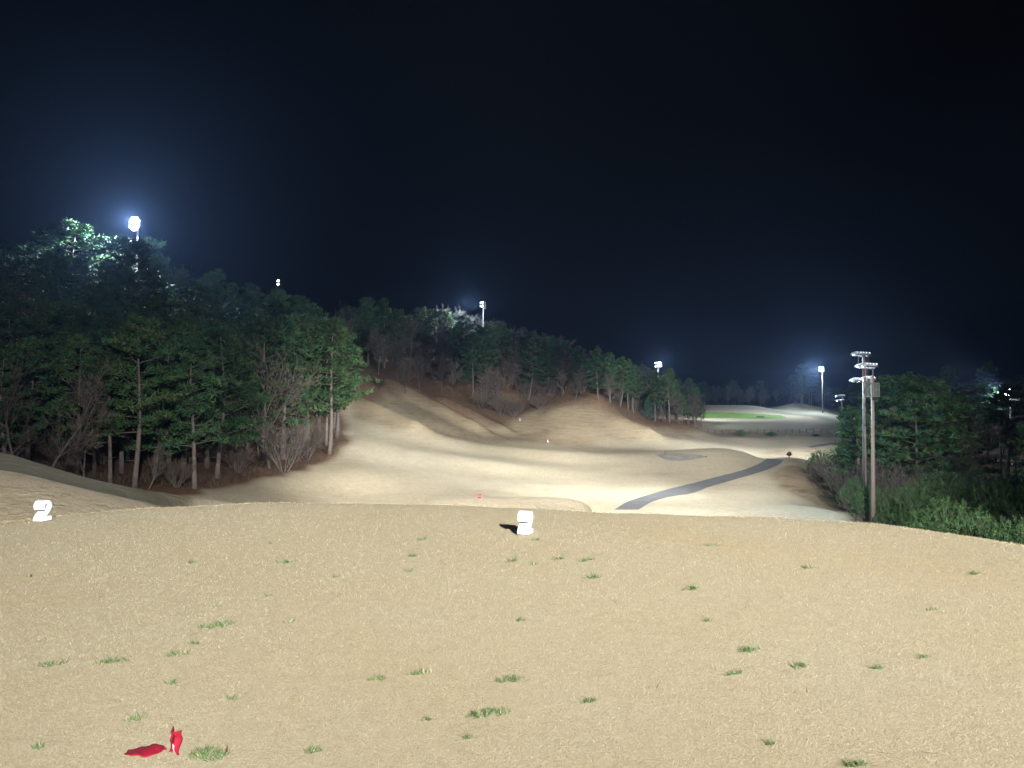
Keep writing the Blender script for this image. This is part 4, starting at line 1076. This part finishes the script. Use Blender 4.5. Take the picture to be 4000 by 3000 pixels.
pc = cloth('red_cloth', patch_fn, 22, 9, M_REDCLOTH, ((583 - 2000) / F * yr_, yr_, float(tee_z(-1.63, 3.4))), math.radians(6))
tag(pc, 'strip of red cloth lying flat in the dry grass left of the pennant', 'cloth')
# grass poking through the cloth edge
# fallen pine needles and twigs on the turf
n = 260
x = rng.uniform(-4, 5.2, n); y = rng.uniform(3.2, 9.5, n)
ok = tee_sd(x, y) < -.5; x, y = x[ok], y[ok]; n = len(x)
nd = blades('pine_needle_litter', x, y, np.full(n, .026), rng.uniform(.05, .13, n), rng.uniform(.004, .007, n), .02,
            np.array([.20, .085, .04]) * (.6 + .8 * rng.random(n))[:, None], M_BLADE, rng)
tag(nd, 'brown fallen pine needles scattered over the tee turf', 'needles', kind='stuff')

# forward tee marker
b = hit(1873, 1946, 40)
rm = empty('tee_marker', (b.x, b.y, b.z), 0, 1.2); tag(rm, 'small round red tee marker with a pale band on the lower forward tee', 'tee marker')
k = MB(); k.lathe([(0, 0), (.075, 0), (.095, .03), (.1, .08), (.1, .11)], 16); k.lathe([(.1, .135), (.1, .16), (.085, .195), (0, .2)], 16); k.obj('body', M_RED, rm, True)
k = MB(); k.lathe([(.1, .11), (.104, .112), (.104, .133), (.1, .135)], 16); k.obj('band', M_PINK, rm, True)

# stakes on the fairway
def stake(u, v, v_top, label, cols, r=.05, y0=100):
    b = hit(u, v, y0); h = v_to_z(v_top, b.y) - b.z
    e = empty('marker_stake', (b.x, b.y, b.z - .05)); tag(e, label, 'stake')
    z = 0
    for nm, mat, fr in cols:
        k = MB(); k.tube([(0, 0, z), (0, 0, z + fr * h)], [r, r], 8); k.obj(nm, mat, e); z += fr * h
stake(2140, 1728, 1710, 'thin white stake with a red top standing on the far fairway', [('shaft', M_WHITE, .62), ('tip', M_RED, .38)], .09)
stake(2031, 1646, 1634, 'short white stake at the foot of the brown hollow', [('shaft', M_WHITE, 1.0)], .10)
stake(2594, 1778, 1761, 'dark wooden stake standing at the back of the dirt bunker', [('shaft', M_WOOD, 1.0)], .08)
stake(2759, 1788, 1779, 'short dark stake at the right tip of the dirt bunker', [('shaft', M_WOOD, 1.0)], .08)

# round clipped shrub beside the path
rs = make_bush(120, 1.35, .62, 300, (.075, .05, .042), 10, .14)
b = hit(3083, 1789, 120)
o = tree('round_shrub', rs, b.x, b.y, 'dark brown ball shaped shrub standing alone where the path turns', None, 1.0, cat='shrub', z=b.z + .1)
o.scale = (1.05, 1.05, 1.0)

# post and rail fence in front of the far slope
fp = [(2770, 1688), (2900, 1690), (3050, 1691), (3200, 1690), (3330, 1688)]
fe = empty('post_and_rail_fence', tuple(hit(2770, 1690, 200)))
tag(fe, 'brown post and rail fence running along the foot of the far slope', 'fence')
F0 = Vector(fe.location)
posts = []
for u in np.arange(2765, 3345, 27.5):
    y = 229 + .004 * (u - 2770); x = (u - 2000) / F * y; posts.append(Vector((x, y, float(hgt(x, y)))))
pm = MB(); pm.box((0, 0, .65), (.13, .13, 1.5)); pme = pm.mesh('fence_post', M_WOOD)
rnd = random.Random(4)
for p in posts:
    q = link('fence_post', pme, fe); q.location = p - F0; q.rotation_euler = (rnd.uniform(-.06, .06), rnd.uniform(-.08, .08), 0)
for a, b in zip(posts[:-1], posts[1:]):
    for hh in (.55, 1.1):
        if rnd.random() < .12: continue
        r_ = MB(); s = rnd.uniform(-.12, .12)
        r_.tube([a - F0 + Vector((0, -.09, hh)), b - F0 + Vector((0, -.09, hh + s))], [.05, .05], 5)
        r_.obj('fence_rail', M_WOOD, fe)

# shrubs, rock and sign along the fence
for u, v, tv, fat, lb in ((2892, 1708, 1674, 1.1, 'round dark pine bush in front of the fence'), (3012, 1706, 1682, 1.6, 'flat topped low pine in front of the fence'), (3185, 1706, 1692, 2.2, 'low green bush in front of the fence near its right end')):
    front('pine_bush', BUSHES[1], u, v, tv, 4.0, lb, group='pine bushes along the fence', y=224, fat=fat, cat='bush')
k = MB(); rr = random.Random(3)
k.lathe([(0, -.1), (.5, -.05), (.6, .2), (.4, .5), (.1, .62), (0, .63)], 9)
k.v = [(a * rr.uniform(.8, 1.2), b_ * rr.uniform(.8, 1.2), c * rr.uniform(.85, 1.15)) for a, b_, c in k.v]
o = k.obj('rock', M_ROCK); y = 222; x = (3075 - 2000) / F * y; o.location = (x, y, float(hgt(x, y)) + .05)
tag(o, 'pale rock lying in the dry grass before the fence', 'rock')
y = 210; x = (3240 - 2000) / F * y
sg = empty('wooden_sign', (x, y, float(hgt(x, y)))); tag(sg, 'dark wooden post with a side rail at the right end of the second fairway', 'sign post')
k = MB(); k.box((0, 0, .7), (.22, .22, 1.5)); k.obj('post', M_WOOD, sg)
k = MB(); k.box((1.0, 0, .95), (1.8, .08, .14)); k.box((1.9, 0, .55), (.16, .16, 1.2)); k.obj('rail', M_WOOD, sg)
# dark board on the green
b = hit(2970, 1631, 250)
o = MB(); o.box((0, 0, .22), (2.9, .3, .36)); 
for s in (-1.2, 1.2): o.box((s, 0, .02), (.1, .32, .08))
o = o.obj('dark_board', M_DARK); o.location = b; tag(o, 'long low dark board lying on the far green', 'board')

# pale wall glimpsed between the trunks on the middle hill
x, y, z = ray_pt(1700, 1372, 262)
wl_ = empty('retaining_wall', (x, y, z - .5)); tag(wl_, 'pale low wall lit up behind trunks on top of the middle hill', 'wall')
rr = random.Random(8)
for i in range(9):
    for j in range(2):
        k = MB(); k.box((-4.8 + i * 1.2 + (.5 if j else 0), rr.uniform(-.06, .06), .3 + j * .62), (1.12, .5, .56)); k.obj('stone_block', M_WALL, wl_)
spot('wall_floodlight', Vector((x + 4, y - 22, z + 14)), (x, y, z), 9000, 30, .8, .2)

# trees that still share a label are told apart by their order from left to right
by = {}
for o in TREES: by.setdefault(o['label'], []).append(o)
ORD = ['second', 'third', 'fourth', 'fifth', 'sixth', 'seventh', 'eighth', 'ninth', 'tenth', 'eleventh', 'twelfth', 'thirteenth', 'fourteenth', 'fifteenth', 'sixteenth', 'seventeenth', 'eighteenth', 'nineteenth']
for lb, os_ in by.items():
    if len(os_) < 2: continue
    os_.sort(key=lambda o: o.location.x / o.location.y)
    for i, o in enumerate(os_):
        if len(os_) == 2: w = 'left one' if i == 0 else 'right one'
        else: w = 'leftmost' if i == 0 else 'rightmost' if i == len(os_) - 1 else ORD[min(i - 1, len(ORD) - 1)] + ' from left'
        if len((lb + ' ' + w).replace(',', ' ').split()) > 16: lb2 = lb.replace('the ', '')
        else: lb2 = lb
        o['label'] = lb2 + ', ' + w

# ------------------------------------------------------------------ haze
hz = MB(); hz.box((0, 640, 14), (6200, 2000, 84))
hm = bpy.data.materials.new('night_haze'); hm.use_nodes = True
hn = hm.node_tree.nodes; hn.clear()
ho = hn.new('ShaderNodeOutputMaterial'); pv = hn.new('ShaderNodeVolumePrincipled')
pv.inputs['Color'].default_value = (.36, .52, .9, 1)
pv.inputs['Density'].default_value = .00017
pv.inputs['Anisotropy'].default_value = .65
hm.node_tree.links.new(pv.outputs[0], ho.inputs['Volume'])
h_ = hz.obj('haze', hm); tag(h_, kind='stuff')
